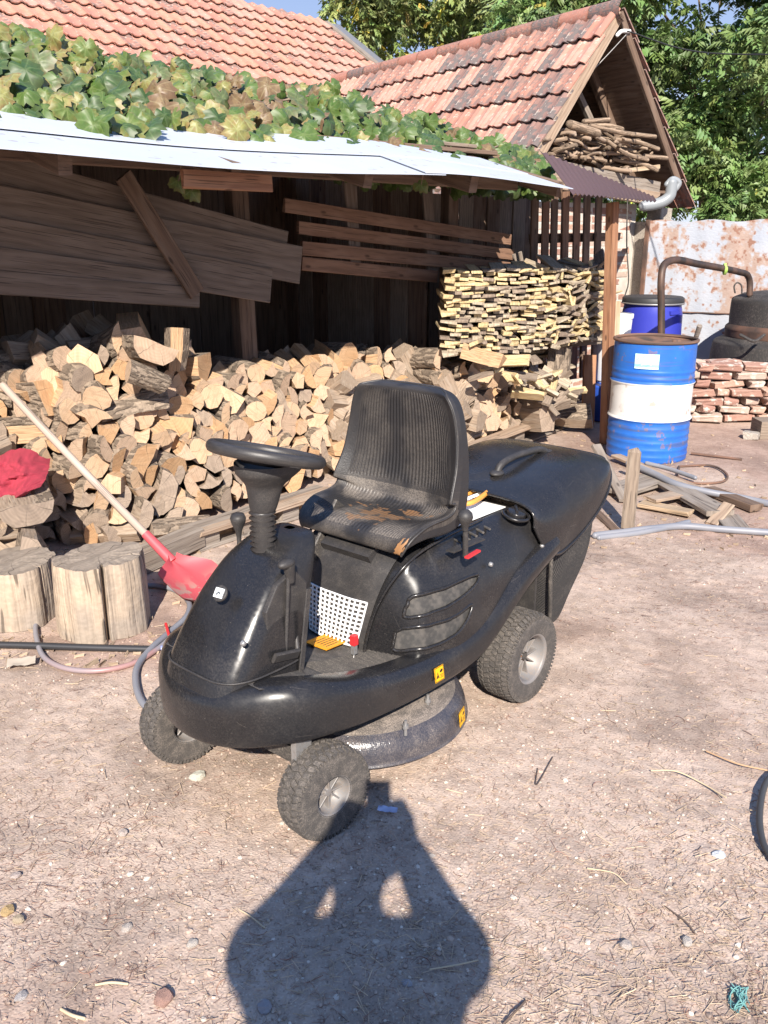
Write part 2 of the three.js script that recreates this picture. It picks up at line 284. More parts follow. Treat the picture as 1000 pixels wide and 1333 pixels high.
// ---- bare dirt, one sheet, finer where it is near
const gh = (x, z) => { const n = Math.max(0, 1 - Math.hypot(x, z + 3) / 14); return n * (0.016 * (fbm(x * 2.2 + 40, z * 2.2 + 40, 201, 3) - 0.5) + 0.010 * (fbm(x * 13 + 90, z * 13 + 90, 203, 3) - 0.5)); };
{
  const ax = (a, b, near0, near1, step, far) => { const o = []; for (let t = near0; t <= near1 + 1e-9; t += step) o.push(t); let k = step; for (let t = near1; t < b;) { k *= 1.35; t = Math.min(b, t + k); o.push(t); } k = step; const pre = []; for (let t = near0; t > a;) { k *= 1.35; t = Math.max(a, t - k); pre.unshift(t); } return pre.concat(o); };
  const X = ax(-150, 150, -1.6, 2.4, 0.0145), Z = ax(-200, 60, -4.6, -1.0, 0.0145), nx = X.length, pos = [], uv = [], col = [], idx = [];
  for (const z of Z) for (const x of X) {
    const near = Math.abs(x) < 6 && z < -0.5 && z > -9;
    let y = near ? gh(x, z) : 0; if (near && z > -4.8 && x > -1.7 && x < 2.5) y += 0.007 * (fbm(x * 38 + 300, z * 38 + 300, 207, 3) - 0.5) * (0.5 + smooth(0.4, 0.7, fbm(x * 2 + 9, z * 2 + 9, 209, 2)));
    pos.push(x, y, z); uv.push(x, z);
    const a = near ? fbm(x * 0.9 + 60, z * 0.9 + 60, 211, 4) : 0.5, b = near ? fbm(x * 3 + 60, z * 3 + 60, 213, 3) : 0.5, red = near ? clamp(smooth(0.46, 0.66, a) * 0.9 + 0.35 * smooth(0.2, 1.6, x) * smooth(0.35, 0.6, b)) : 0.3;
    const dk = 1 - 0.25 * smooth(0.5, 0.75, b); col.push(dk * lerp(1.0, 0.82, red), dk * lerp(1.0, 0.73, red), dk * lerp(1.0, 0.71, red));
  }
  for (let j = 0; j < Z.length - 1; j++) for (let i = 0; i < nx - 1; i++) { const a = j * nx + i; idx.push(a, a + nx, a + nx + 1, a, a + nx + 1, a + 1); }
  const g = tri(pos, uv, idx); g.setAttribute('color', new THREE.Float32BufferAttribute(col, 3));
  const n = 1024, A = layer(10, 4, 221), B = layer(60, 3, 223), C = layer(190, 2, 225), D2 = layer(256, 1, 227);
  const map = tex(n, n, (u, v) => {
    const i = Math.floor(u * 512) % 512, j = Math.floor(v * 512) % 512, k = j * 512 + i, k2 = ((j * 3 + 77) % 512) * 512 + (i * 3 + 31) % 512;
    let c = mix3([0.36, 0.27, 0.213], [0.495, 0.385, 0.312], smooth(0.25, 0.75, 0.5 * A[k] + 0.5 * B[k])); c = mul3(c, 0.80 + 0.40 * C[k2]);
    if (D2[k2] > 0.90) c = mix3(c, [0.58, 0.49, 0.40], 0.6); if (D2[k2] < 0.075) c = mul3(c, 0.6); return c;
  });
  const bmp = tex(n, n, (u, v) => { const i = Math.floor(u * 512) % 512, j = Math.floor(v * 512) % 512, k = j * 512 + i, k2 = ((j * 3 + 77) % 512) * 512 + (i * 3 + 31) % 512; return 0.35 * B[k] + 0.45 * C[k2] + 0.2 * D2[k2]; }, false);
  struct('ground', g, std({ map: rep(map, 0.55), bumpMap: rep(bmp, 0.55), bumpScale: 0.0045, roughness: 0.97, vertexColors: true }));
}
// ---- clay roof tiles
function tileGeo(L, W, seed) {
  const R = rng(seed), prof = [[0, 0.0], [.06, .012], [.13, .021], [.22, .028], [.32, .024], [.40, .012], [.48, .004], [.62, .0], [.80, .002], [.90, .014], [.97, .019], [1.03, .016]], pos = [], uv = [], th = 0.013, m = prof.length;
  const rows = [[-0.5, 0.002], [-0.49, 0.012], [0.5, 0.012]], k = rr(R, 0.97, 1.03), top = rows.map(r => prof.map(p => [(p[0] - 0.5) * W, p[1] * k * W / 0.2 + th, r[0] * L])), bot = rows.map(r => prof.map(p => [(p[0] - 0.5) * W, p[1] * k * W / 0.2, r[0] * L]));
  const q = (a, b, c, d) => { for (const p of [a, b, c, a, c, d]) { pos.push(...p); uv.push(p[0] * 1, p[2] + p[1]); } };
  for (let i = 0; i < m - 1; i++) { q(top[2][i], top[2][i + 1], top[0][i + 1], top[0][i]); q(bot[0][i], bot[0][i + 1], top[0][i + 1], top[0][i]); q(top[2][i], top[2][i + 1], bot[2][i + 1], bot[2][i]); }
  q(bot[0][0], top[0][0], top[2][0], bot[2][0]); q(bot[0][m - 1], top[0][m - 1], top[2][m - 1], bot[2][m - 1]); return tri(pos, uv);
}
const TILE = [1, 2, 3].map(s => tileGeo(0.35, 0.205, s));
const tileMat = (a, b, lich, amt, s) => std({ map: tex(256, 256, (u, v) => { let c = mix3(a, b, fbm(u * 6, v * 6, s, 4, 6, 6)); c = mix3(c, lich, amt * smooth(0.46, 0.58, fbm(u * 10, v * 10, s + 3, 4, 10, 10))); return mix3(c, [0.55, 0.5, 0.42], 0.5 * smooth(0.70, 0.78, fbm(u * 14, v * 14, s + 7, 3, 14, 14))); }), roughness: 0.92, bumpMap: rep(TX.grit, 2), bumpScale: 0.002 });
const TM = [tileMat([0.37, 0.155, 0.11], [0.45, 0.21, 0.155], [0.30, 0.17, 0.135], 0.5, 301), tileMat([0.41, 0.19, 0.14], [0.50, 0.27, 0.205], [0.40, 0.28, 0.23], 0.4, 303), tileMat([0.32, 0.145, 0.105], [0.40, 0.20, 0.15], [0.17, 0.13, 0.115], 0.7, 305), tileMat([0.21, 0.12, 0.10], [0.27, 0.165, 0.14], [0.125, 0.11, 0.105], 0.9, 307), tileMat([0.42, 0.18, 0.115], [0.49, 0.235, 0.165], [0.44, 0.3, 0.23], 0.3, 309)];
for (const t of TM) t.map.repeat.set(2.5, 2.5);
// lays tiles on the plane through o with along (unit) and up (unit) wherever keep(a, b) holds
function layTiles(parent, o, al, up, a0, a1, b0, b1, keep, mats, R) {
  const n = al.clone().cross(up).normalize(); if (n.y < 0) n.negate();
  for (let r = 0, b = b0; b < b1; b += 0.30, r++) for (let a = a0; a < a1; a += 0.196) {
    if (!keep(a, b)) continue;
    const t = mesh('tile', pick(R, TILE), mats(a, b, R), parent), x = al.clone(), z = up.clone().multiplyScalar(1).addScaledVector(n, -0.10).normalize(), y = z.clone().cross(x).normalize();
    if (y.dot(n) < 0) { x.negate(); y.negate(); }
    t.matrixAutoUpdate = true; t.setRotationFromMatrix(basis(x, y, z)); t.rotateY(rr(R, -0.025, 0.025)); t.rotateX(rr(R, -0.012, 0.012)); t.position.copy(o).addScaledVector(al, a + rr(R, -.004, .004)).addScaledVector(up, b + 0.15 + rr(R, -.008, .008)).addScaledVector(n, 0.03);
  }
}
// ---- main house: the lower left of its big roof shows above the vine
{
  const h = thing('house', 'house with a large orange-red tiled roof behind the grape vine, at upper left', 'house');
  const R = rng(331), Q = D(250, 110, -11.5), al = V3(0.68, 0, -0.733).normalize(), nn = V3(-0.733, 0, -0.68).normalize(), pt = 36 * Math.PI / 180, up = nn.clone().multiplyScalar(Math.cos(pt)).add(V3(0, Math.sin(pt), 0)), N = al.clone().cross(up).normalize();
  if (N.y < 0) N.negate();
  const at = (px, py) => { const p = onPlane(px, py, Q, N).sub(Q); return [p.dot(al), p.dot(up)]; }, v0 = at(383, 0), v1 = at(487, 86);
  const vx = b => lerp(v1[0], v0[0], (b - v1[1]) / (v0[1] - v1[1]));
  const bl = -2.1, bh = 2.6, aL = -6.5, P = (a, b, k = 0) => { const p = Q.clone().addScaledVector(al, a).addScaledVector(up, b).addScaledVector(N, k); return [p.x, p.y, p.z]; };
  const roof = mesh('roof', [loft([[P(aL, bl), P(vx(bl), bl)], [P(aL, bh), P(vx(bh), bh)]]), loft([[P(aL, bl, -.08), P(vx(bl), bl, -.08)], [P(aL, bh, -.08), P(vx(bh), bh, -.08)]])], M.brownWood, h);
  const pr = p => { const w = V3(...p), c = Math.cos(PITCH), s = Math.sin(PITCH), y = w.y - CAM_H, d = -y * s - w.z * c; return [500 + FOC * w.x / d, 666.5 - FOC * (y * c - w.z * s) / d]; };
  layTiles(roof, Q, al, up, aL, 5, bl, bh, (a, b) => { const q = pr(P(a, b + .15)); return a < vx(b + 0.15) - 0.08 && q[0] > -25 && q[0] < 500 && q[1] > -22 && q[1] < 125; }, (a, b, R) => TM[[0, 4, 1, 4, 0, 1, 2][Math.floor(R() * 7)]], R);
  const A = V3(...P(vx(bl), bl, .05)), B = V3(...P(vx(bh), bh, .05)), off = al.clone().multiplyScalar(0.10);
  mesh('verge_board', plankAt(A, B, 0.05, 0.12, N), M.greyWood, h); const tin = plankAt(A.clone().add(off.clone().multiplyScalar(1.9)), B.clone().add(off.clone().multiplyScalar(1.9)), 0.02, 0.24, N); mesh('verge_flashing', tin, M.zinc, h);
  const w0 = Q.clone().addScaledVector(al, aL).addScaledVector(up, bl + 0.4), w1 = Q.clone().addScaledVector(al, vx(bl) - .3).addScaledVector(up, bl + 0.4); w0.y = w1.y = w0.y / 2 - 0.06;
  mesh('wall', plankAt(w0, w1, w0.y * 2, 0.3, V3(0, 1, 0)), std({ color: [0.45, 0.40, 0.33] }), h);
}
// ---- brick outbuilding with a steep tiled roof and an open gable
const GP = V3(2.45, 0, -9.3), GA = V3(0.82, 0, -0.571).normalize(), GR = V3(-0.571, 0, -0.82).normalize();
const gab = (a, y, d) => GP.clone().addScaledVector(GA, a).addScaledVector(GR, d).setY(y);
const brickMats = [[[0.34, 0.18, 0.135], [0.44, 0.28, 0.22]], [[0.40, 0.23, 0.165], [0.50, 0.34, 0.265]], [[0.29, 0.145, 0.11], [0.38, 0.23, 0.185]], [[0.42, 0.31, 0.25], [0.52, 0.42, 0.35]]].map(([a, b], i) => std({ map: rep(tex(256, 256, (u, v) => { let c = mix3(a, b, fbm(u * 6, v * 6, 341 + i, 4, 6, 6)); return mix3(c, [0.60, 0.54, 0.47], 0.8 * smooth(0.56, 0.66, fbm(u * 7, v * 7, 351 + i, 4, 7, 7))); }), 3), bumpMap: rep(TX.grit, 3), bumpScale: 0.004, roughness: 0.95 }));
{
  const h = thing('outbuilding', 'brick outbuilding with steep lichened tile roof and firewood sticks in its open gable', 'outbuilding'), R = rng(361);
  const a0 = -0.378, yA = 3.50, sl = 1.34, aL = -1.78, aR = 0.70, yOf = a => yA - sl * Math.abs(a - a0), len = 5.2;
  for (const s of [-1, 1]) {
    const aE = s < 0 ? aL : aR, up = gab(a0, yA, 0).sub(gab(aE, yOf(aE), 0)).normalize(), e = gab(aE, yOf(aE), 0), L = gab(a0, yA, 0).distanceTo(e), q = (u, v, k) => { const p = e.clone().addScaledVector(GR, u).addScaledVector(up, v); p.y += k; return [p.x, p.y, p.z]; };
    const roof = mesh('roof', [loft([[q(0, 0, 0), q(len, 0, 0)], [q(0, L, 0), q(len, L, 0)]]), loft([[q(0, 0, -.06), q(len, 0, -.06)], [q(0, L, -.06), q(len, L, -.06)]])], M.brownWood, h);
    const rows = 7, st = (L + 0.02) % 0.30;
    if (s < 0) layTiles(roof, e, GR, up, 0.06, len, L - 0.30 * rows - 0.03, L - 0.1, () => true, (a, b, R) => { const n = fbm(a * 1.1 + 3, b * 1.3 + 5, 371, 3), low = b < 1.1 ? 0.05 : 0; const k = n + low + rr(R, -.1, .1); return k > 0.56 ? TM[3] : k > 0.46 ? TM[2] : k > 0.38 ? TM[1] : pick(R, [TM[0], TM[1]]); }, R);
    else layTiles(roof, e, GR, up, 0.06, 0.5, L - 0.30 * rows - 0.03, L - 0.1, () => true, () => TM[2], R);
  }
  for (let k = 0; k < 13; k++) { const g = new THREE.CylinderGeometry(0.080, 0.100, 0.42, 14, 1, true, -1.75, 3.5); g.rotateZ(Math.PI / 2); g.rotateY(Math.PI); const inn = g.clone(); inn.scale(1, 0.9, 0.9); const t = mesh('ridge_tile', [g, inn], pick(R, [TM[2], TM[0], TM[3]]), h); const p = gab(a0, yA + 0.0, 0.12 + k * 0.38); t.position.copy(p); t.setRotationFromMatrix(basis(GR, V3(0, 1, 0), GR.clone().cross(V3(0, 1, 0)))); t.rotateZ(0.05); }
  // bargeboards, purlin ends, inner rafter, brace
  for (const s of [-1, 1]) { const aE = s < 0 ? aL : aR; mesh('bargeboard', plankAt(gab(aE, yOf(aE) - .03, -.02), gab(a0, yA - .03, -.02), s < 0 ? 0.12 : 0.075, 0.035, V3(0, 1, 0)), s < 0 ? M.tanWood : M.brownWood, h); mesh('rafter', plankAt(gab(aE, yOf(aE) - .10, .5), gab(a0, yA - .10, .5), 0.10, 0.07, V3(0, 1, 0)), M.brownWood, h); }
  mesh('brace', plankAt(gab(a0 - 0.10, 2.95, .42), gab(0.30, 1.95, .35), 0.06, 0.05, GA), M.greyWood, h);
  for (const y of [2.24, 2.55, 2.85, 3.1]) { const w = (yA - y - .15) / sl - .06; mesh('gable_board', plankAt(gab(a0 - w, y, 1.5), gab(a0 + w, y, 1.5), 0.27, 0.025, V3(0, 1, 0)), y < 2.3 ? M.redWood : M.brownWood, h); }
  mesh('attic_floor', plankAt(gab(-1.6, 1.955, .9), gab(0.7, 1.955, .9), 0.03, 1.7, V3(0, 1, 0)), M.brownWood, h);
  // tie beam that carries the sticks and the wall plate below
  for (let k = 0; k < 2; k++) mesh('tie_beam', plankAt(onPlane(700, 232 - k * 19, gab(0, 0, .04 + k * .012), GR), onPlane(856, 259 - k * 13, gab(0, 0, .04 + k * .012), GR), 0.13, 0.06, V3(0, 1, 0), 0.006), k ? M.greyWood : M.tanWood, h);
  // brick wall: a mortar core with every brick a piece of its own
  const wallW = [-3.1, 0.36], wt = 1.84, wall = mesh('wall', plankAt(gab(wallW[0], wt / 2, 0.34), gab(wallW[1], wt / 2, 0.34), wt, 0.24, V3(0, 1, 0)), std({ map: rep(tex(256, 256, (u, v) => mul3([0.60, 0.55, 0.49], 0.75 + 0.4 * fbm(u * 9, v * 9, 381, 4, 9, 9))), 2), roughness: 0.97, bumpMap: rep(TX.grit, 4), bumpScale: 0.004 }), h);
  const bg = [0, 1, 2].map(k => plank(0.225, 0.062, 0.11, 0.007, 0.006, rng(391 + k))), bh2 = [0, 1].map(k => plank(0.105, 0.062, 0.11, 0.007, 0.006, rng(395 + k)));
  let cnt = 0, far = [];
  for (let r = 0; r < 23; r++) { const y = 0.05 + r * 0.078; for (let a = wallW[0] + (r % 2 ? 0.06 : 0.18), i = 0; a < wallW[1] - 0.05; i++) { const hd = (r + i) % 3 === 0, w = hd ? 0.105 : 0.225; const x = a + w / 2; a += w + 0.014; if (x + w / 2 > wallW[1] + .01) break; const o = { p: gab(x, y + rr(R, -.002, .002), 0.272 + rr(R, -.004, .003)), g: hd ? pick(R, bh2) : pick(R, bg), m: pick(R, brickMats), z: rr(R, -.02, .02) };
    if (y > 0.75 && x > -2.0) { const b = mesh('brick', o.g, o.m, wall); b.position.copy(o.p); b.setRotationFromMatrix(basis(GA, V3(0, 1, 0), GA.clone().cross(V3(0, 1, 0)))); b.rotateZ(o.z); cnt++; } else far.push(o); } }
  const fg = merge(far.map(o => { const g = o.g.clone(); g.applyMatrix4(basis(GA, V3(0, 1, 0), GA.clone().cross(V3(0, 1, 0)), o.p)); return g; })); const fb = mesh('brick', fg, brickMats[0], wall); fb.userData.kind = 'stuff';
  // side wall going back
  mesh('side_wall', plankAt(gab(wallW[1] - .12, wt / 2, .5), gab(wallW[1] - .12, wt / 2, 5), wt, 0.24, V3(0, 1, 0)), std({ color: [0.4, 0.3, 0.24] }), h);
}
// gatepost of rough concrete at the corner, with the downpipe elbow beside it
M.concrete = std({ map: rep(tex(512, 512, (u, v) => { const a = fbm(u * 8, v * 8, 401, 5, 8, 8), g = vnoise(u * 120, v * 120, 403, 120, 120); return mul3(mix3([0.33, 0.285, 0.235], [0.50, 0.45, 0.39], a), 0.7 + 0.5 * g); }), 1.6), bumpMap: rep(TX.grit, 3), bumpScale: 0.006, roughness: 0.97 });
{ const t = thing('gatepost', 'rough beige concrete gatepost between the brick wall and the rusty gate', 'gatepost'); const a = gab(0.50, 0, 0.18); mesh('shaft', plankAt(a.clone().setY(0), a.clone().setY(1.66), 0.30, 0.34, GA, 0.02, rng(4), 0.012), M.concrete, t); const b = gab(0.64, 1.55, 0.15); mesh('cap_block', plankAt(b.clone(), b.clone().setY(1.80), 0.17, 0.2, GA, 0.012, rng(5), 0.01), M.concrete, t); }
M.pipeGrey = std({ color: [0.24, 0.26, 0.275], roughness: 0.4 });
{ const t = thing('downpipe', 'grey plastic downpipe elbow under the right eave of the gable roof', 'downpipe'), q = (x, y) => D(x, y, -9.35); mesh('pipe', tube([q(838, 268), q(852, 266), q(864, 262), q(872, 255), q(874, 246), q(875, 238)], 0.055, 40, 14), M.pipeGrey, t); mesh('bracket', tube([q(868, 240), q(876, 233), q(884, 238), q(880, 246)], 0.028, 20, 10), M.pipeGrey, t); }
// ---- sheet-iron gate: plates, rusty
{
  const t = thing('sheet_iron_gate', 'tall sheet iron gate, pale blue paint largely rusted through, at right', 'gate'), a = D(846, 300, -9.32), b = D(1100, 300, -8.55); a.y = b.y = 0;
  const rt = (sd, low) => std({ map: tex(1024, 512, (u, v) => { const n = fbm(u * 7, v * 4, sd, 5), e = fbm(u * 40, v * 22, sd + 3, 3), vv = low ? 0.20 : 0.12; const drip = fbm(u * 40, v * 3, sd + 8, 3); let k = smooth(0.50, 0.62, n * 0.62 + e * 0.30 + drip * 0.1 + (low ? -0.04 : 0.05)); let c = mix3([0.32, 0.35, 0.405], [0.40, 0.41, 0.44], fbm(u * 5, v * 5, sd + 5, 3)); c = mix3(c, mix3([0.40, 0.285, 0.215], [0.29, 0.16, 0.10], e), k * 0.8); return mix3(c, [0.22, 0.09, 0.05], 0.7 * smooth(0.64, 0.72, e) * k); }), roughness: 0.75, bumpMap: rep(TX.fine, 3), bumpScale: 0.002 });
  const dir = b.clone().sub(a), L = dir.length(); dir.normalize(); const n = dir.clone().cross(V3(0, 1, 0));
  const sheet = (y0, y1, mat, k) => { const W = 26, rows = [y1, y0].map(y => Array.from({ length: W + 1 }, (_, i) => { const p = a.clone().addScaledVector(dir, i / W * L).addScaledVector(n, k + 0.006 * Math.sin(i * 1.7) + 0.004 * Math.sin(i * 3.1 + y)); const top = y1 > 1.5 && y === y1 ? 0.012 * Math.sin(i * 0.9) : 0; return [p.x, y + top, p.z]; })); const g = loft(rows); const u = g.attributes.uv, pp = g.attributes.position; for (let i = 0; i < u.count; i++) u.setXY(i, (i % (W + 1)) / W * 1.2, (pp.getY(i) - y0) / (y1 - y0)); return mesh('sheet', g, mat, t); };
  sheet(0.79, 1.67, rt(411, false), 0.01); sheet(0.06, 0.80, rt(421, true), 0.0);
  const bb = b.clone(); mesh('frame_rail', plankAt(a.clone().setY(1.62), bb.clone().setY(1.62), 0.05, 0.03, V3(0, 1, 0)).translate(0, 0, -0.05), M.rust, t); mesh('frame_post', plankAt(a.clone().setY(0.03).addScaledVector(dir, -0.02), a.clone().setY(1.68).addScaledVector(dir, -0.02), 0.035, 0.05, GA), M.rust, t); mesh('lap_strip', plankAt(a.clone().setY(0.792).addScaledVector(n, .017), bb.clone().setY(0.792).addScaledVector(n, .017), 0.012, 0.004, V3(0, 1, 0)), M.rust, t);
}
// ================================================================ the lean-to wood shed
const shed = thing('lean_to_shed', 'low wooden lean-to woodshed roofed with white sheet metal, vine on top', 'shed');
{
  M.railWood = wood([0.24, 0.135, 0.085], [0.13, 0.07, 0.045], [0.30, 0.185, 0.125], 30);
  const sh = (n, g, m) => mesh(n, g, m, shed), R = rng(431), B = (s0, y0, d0, s1, y1, d1, W, T, m, name = 'board', up = V3(0, 1, 0), j = 0.006) => sh(name, plankAt(S(s0, y0, d0), S(s1, y1, d1), W, T, up, j, R), m);
  M.sheet = std({ map: rep(tex(512, 512, (u, v) => { const a = fbm(u * 4, v * 4, 441, 4, 4, 4), sp = fbm(u * 30, v * 30, 443, 3, 30, 30); return mix3(mul3([0.47, 0.51, 0.58], 0.90 + 0.18 * a), [0.3, 0.24, 0.2], 0.6 * smooth(0.75, 0.82, sp)); }), 0.8), roughness: 0.5, metalness: 0.0 });
  const eave = s => 1.845 + 0.012 * Math.sin(s * 2.1) - 0.03 * smooth(0.4, 1.6, s);
  const sheet = (s0, s1, d0, d1, y) => { const rows = []; for (let j = 0; j <= 10; j++) { const d = lerp(d0, d1, j / 10); rows.push(Array.from({ length: 61 }, (_, i) => { const s = lerp(s0, s1, i / 60), p = S(s, eave(s) + y + d * 0.285 + 0.004 * Math.sin(s * 1.7 + d * 2), d); return [p.x, p.y, p.z]; })); } const low = rows.map(r => r.map(p => [p[0], p[1] - 0.004, p[2]])); return [loft(rows), loft(low), loft([rows[0], low[0]]), loft([rows.map(r => r[60]), low.map(r => r[60])])]; };
  sh('roof_sheet', sheet(-4.4, 0.46, 0.0, 0.46, 0), M.sheet); sh('roof_sheet', sheet(-4.4, 1.62, 0.36, 0.80, 0.012), M.sheet); sh('roof_sheet', sheet(0.30, 1.62, 0.0, 0.46, 0.008), M.sheet);
  // brown corrugated end piece
  { const FL = S(1.60, 1.79, 0.0), FR = S(2.60, 1.765, 0.0), BL = shedPlane(702, 196, 0.75), BR = shedPlane(850, 255, 1.3), rows = []; for (let i = 0; i <= 84; i++) { const u = i / 84, a = FL.clone().lerp(FR, u), b = BL.clone().lerp(BR, u), w = 0.007 * Math.cos(i * Math.PI / 2); rows.push([0, .33, .66, 1].map(t => { const p = a.clone().lerp(b, t); return [p.x, p.y + w, p.z]; })); } const lo = rows.map(r => r.map(p => [p[0], p[1] - 0.003, p[2]])); sh('corrugated_sheet', [loft(rows), loft(lo)], std({ color: [0.105, 0.062, 0.062], roughness: 0.7, bumpMap: rep(TX.grit, 3), bumpScale: 0.001 })); }
  // eave purlin, rafters, laths that the vine lies on
  B(-4.4, 1.90, 0.48, 1.6, 1.86, 0.48, 0.07, 0.09, M.brownWood, 'purlin'); B(-4.4, 2.06, 1.15, 1.7, 2.0, 1.15, 0.08, 0.08, M.brownWood, 'purlin'); B(-4.4, 2.42, 2.4, -.6, 2.38, 2.4, 0.08, 0.08, M.brownWood, 'purlin');
  for (let k = 0; k < 8; k++) B(-4.1 + k * 0.82, 1.82, 0.12, -4.1 + k * 0.82, k > 4 ? 2.2 : 2.52, k > 4 ? 1.6 : 2.9, 0.09, 0.06, M.brownWood, 'rafter');
  for (let k = 0; k < 13; k++) for (const [u, v] of k === 3 ? [[-4.4, -1.5], [-1.32, -.15], [.08, .62], [.80, 1.9]] : [[-4.4, 1.9 - Math.max(0, k - 9) * .1]]) B(u, 2.095 + k * 0.058, 1.02 + k * 0.2, v, 2.095 + k * 0.058, 1.02 + k * 0.2, 0.025, 0.275, pick(R, [M.brownWood, M.slabWood]), 'roof_lath');
  { const p = shedPlane(560, 222, 0.12); }
  B(-1.1, 1.785, 0.13, -0.62, 1.78, 0.13, 0.08, 0.03, M.redWood, 'fascia_board');
  // posts
  { const b = G(788, 577), t = shedPlane(798, 258, dOf(b)); sh('post', plankAt(b.clone().setY(-0.02), t.clone().setY(1.76), 0.068, 0.065, ES, 0.006, R), M.redWood); }
  { const q = (px, py) => shedPlane(px, py, 1.3); sh('post', plankAt(q(322, 440).setY(0), q(312, 362).setY(1.95), 0.12, 0.10, ES, 0.006, R), M.brownWood); sh('post', plankAt(S(1.85, 0, 1.3), S(1.85, 2.0, 1.3), 0.10, 0.10, ES, 0.006, R), M.brownWood); sh('post', plankAt(S(-2.2, 0, 1.4), S(-2.2, 2.0, 1.4), 0.12, 0.10, ES, 0.006, R), M.brownWood); }
  // wide weathered boards hung on the left, one diagonal brace
  const bd = (p0, p1, w, d, m, nm = 'board') => { const a = shedPlane(p0[0], p0[1], d), b = shedPlane(p1[0], p1[1], d), e = a.clone().sub(b).normalize().multiplyScalar(p0[0] <= 0 ? 0.9 : 0); sh(nm, plankAt(a.add(e), b, w, 0.028, V3(0, 1, 0), 0.008, R), m); };
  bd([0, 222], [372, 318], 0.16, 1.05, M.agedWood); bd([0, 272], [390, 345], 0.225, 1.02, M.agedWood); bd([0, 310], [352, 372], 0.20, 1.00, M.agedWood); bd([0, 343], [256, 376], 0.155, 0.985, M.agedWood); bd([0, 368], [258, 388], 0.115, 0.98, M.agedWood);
  bd([160, 228], [256, 382], 0.10, 0.945, M.brownWood, 'brace');
  for (let k = 0; k < 4; k++) bd([[370, 267], [388, 296], [392, 323], [392, 343]][k], [[664, 312], [668, 332], [672, 349], [568, 360]][k], 0.082, 1.12 + (k % 2) * .02, M.railWood, 'rail');
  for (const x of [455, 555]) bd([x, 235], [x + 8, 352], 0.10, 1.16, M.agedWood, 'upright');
  // upright slats near the corner post and their rail
  for (const x of [697, 711, 722.5, 737, 752, 765, 779.5]) { const a = shedPlane(x, 250, 1.15), b = shedPlane(x - 1.5, 420, 1.15); sh('slat', plankAt(a, b.setY(0.3), 0.088, 0.024, ES, 0.008, R), pick(R, [M.railWood, M.brownWood])); }
  bd([690, 311], [806, 308], 0.07, 1.19, M.brownWood, 'rail');
  // back wall of dark upright planks, left end
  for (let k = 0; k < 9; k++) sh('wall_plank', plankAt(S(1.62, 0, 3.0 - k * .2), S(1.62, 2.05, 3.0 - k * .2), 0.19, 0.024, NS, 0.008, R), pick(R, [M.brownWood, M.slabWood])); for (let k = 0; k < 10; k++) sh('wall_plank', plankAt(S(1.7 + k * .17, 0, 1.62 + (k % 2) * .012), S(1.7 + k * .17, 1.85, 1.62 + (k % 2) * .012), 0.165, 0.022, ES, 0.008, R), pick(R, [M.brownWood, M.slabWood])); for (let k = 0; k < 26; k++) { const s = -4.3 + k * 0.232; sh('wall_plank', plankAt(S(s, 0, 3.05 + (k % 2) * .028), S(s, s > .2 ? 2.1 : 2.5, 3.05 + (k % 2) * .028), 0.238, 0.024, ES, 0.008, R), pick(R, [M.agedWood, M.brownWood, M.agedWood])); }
  sh('side_wall', plankAt(S(-4.42, 1.1, 0.1), S(-4.42, 1.1, 3.0), 2.2, 0.03, V3(0, 1, 0)), M.brownWood);
}
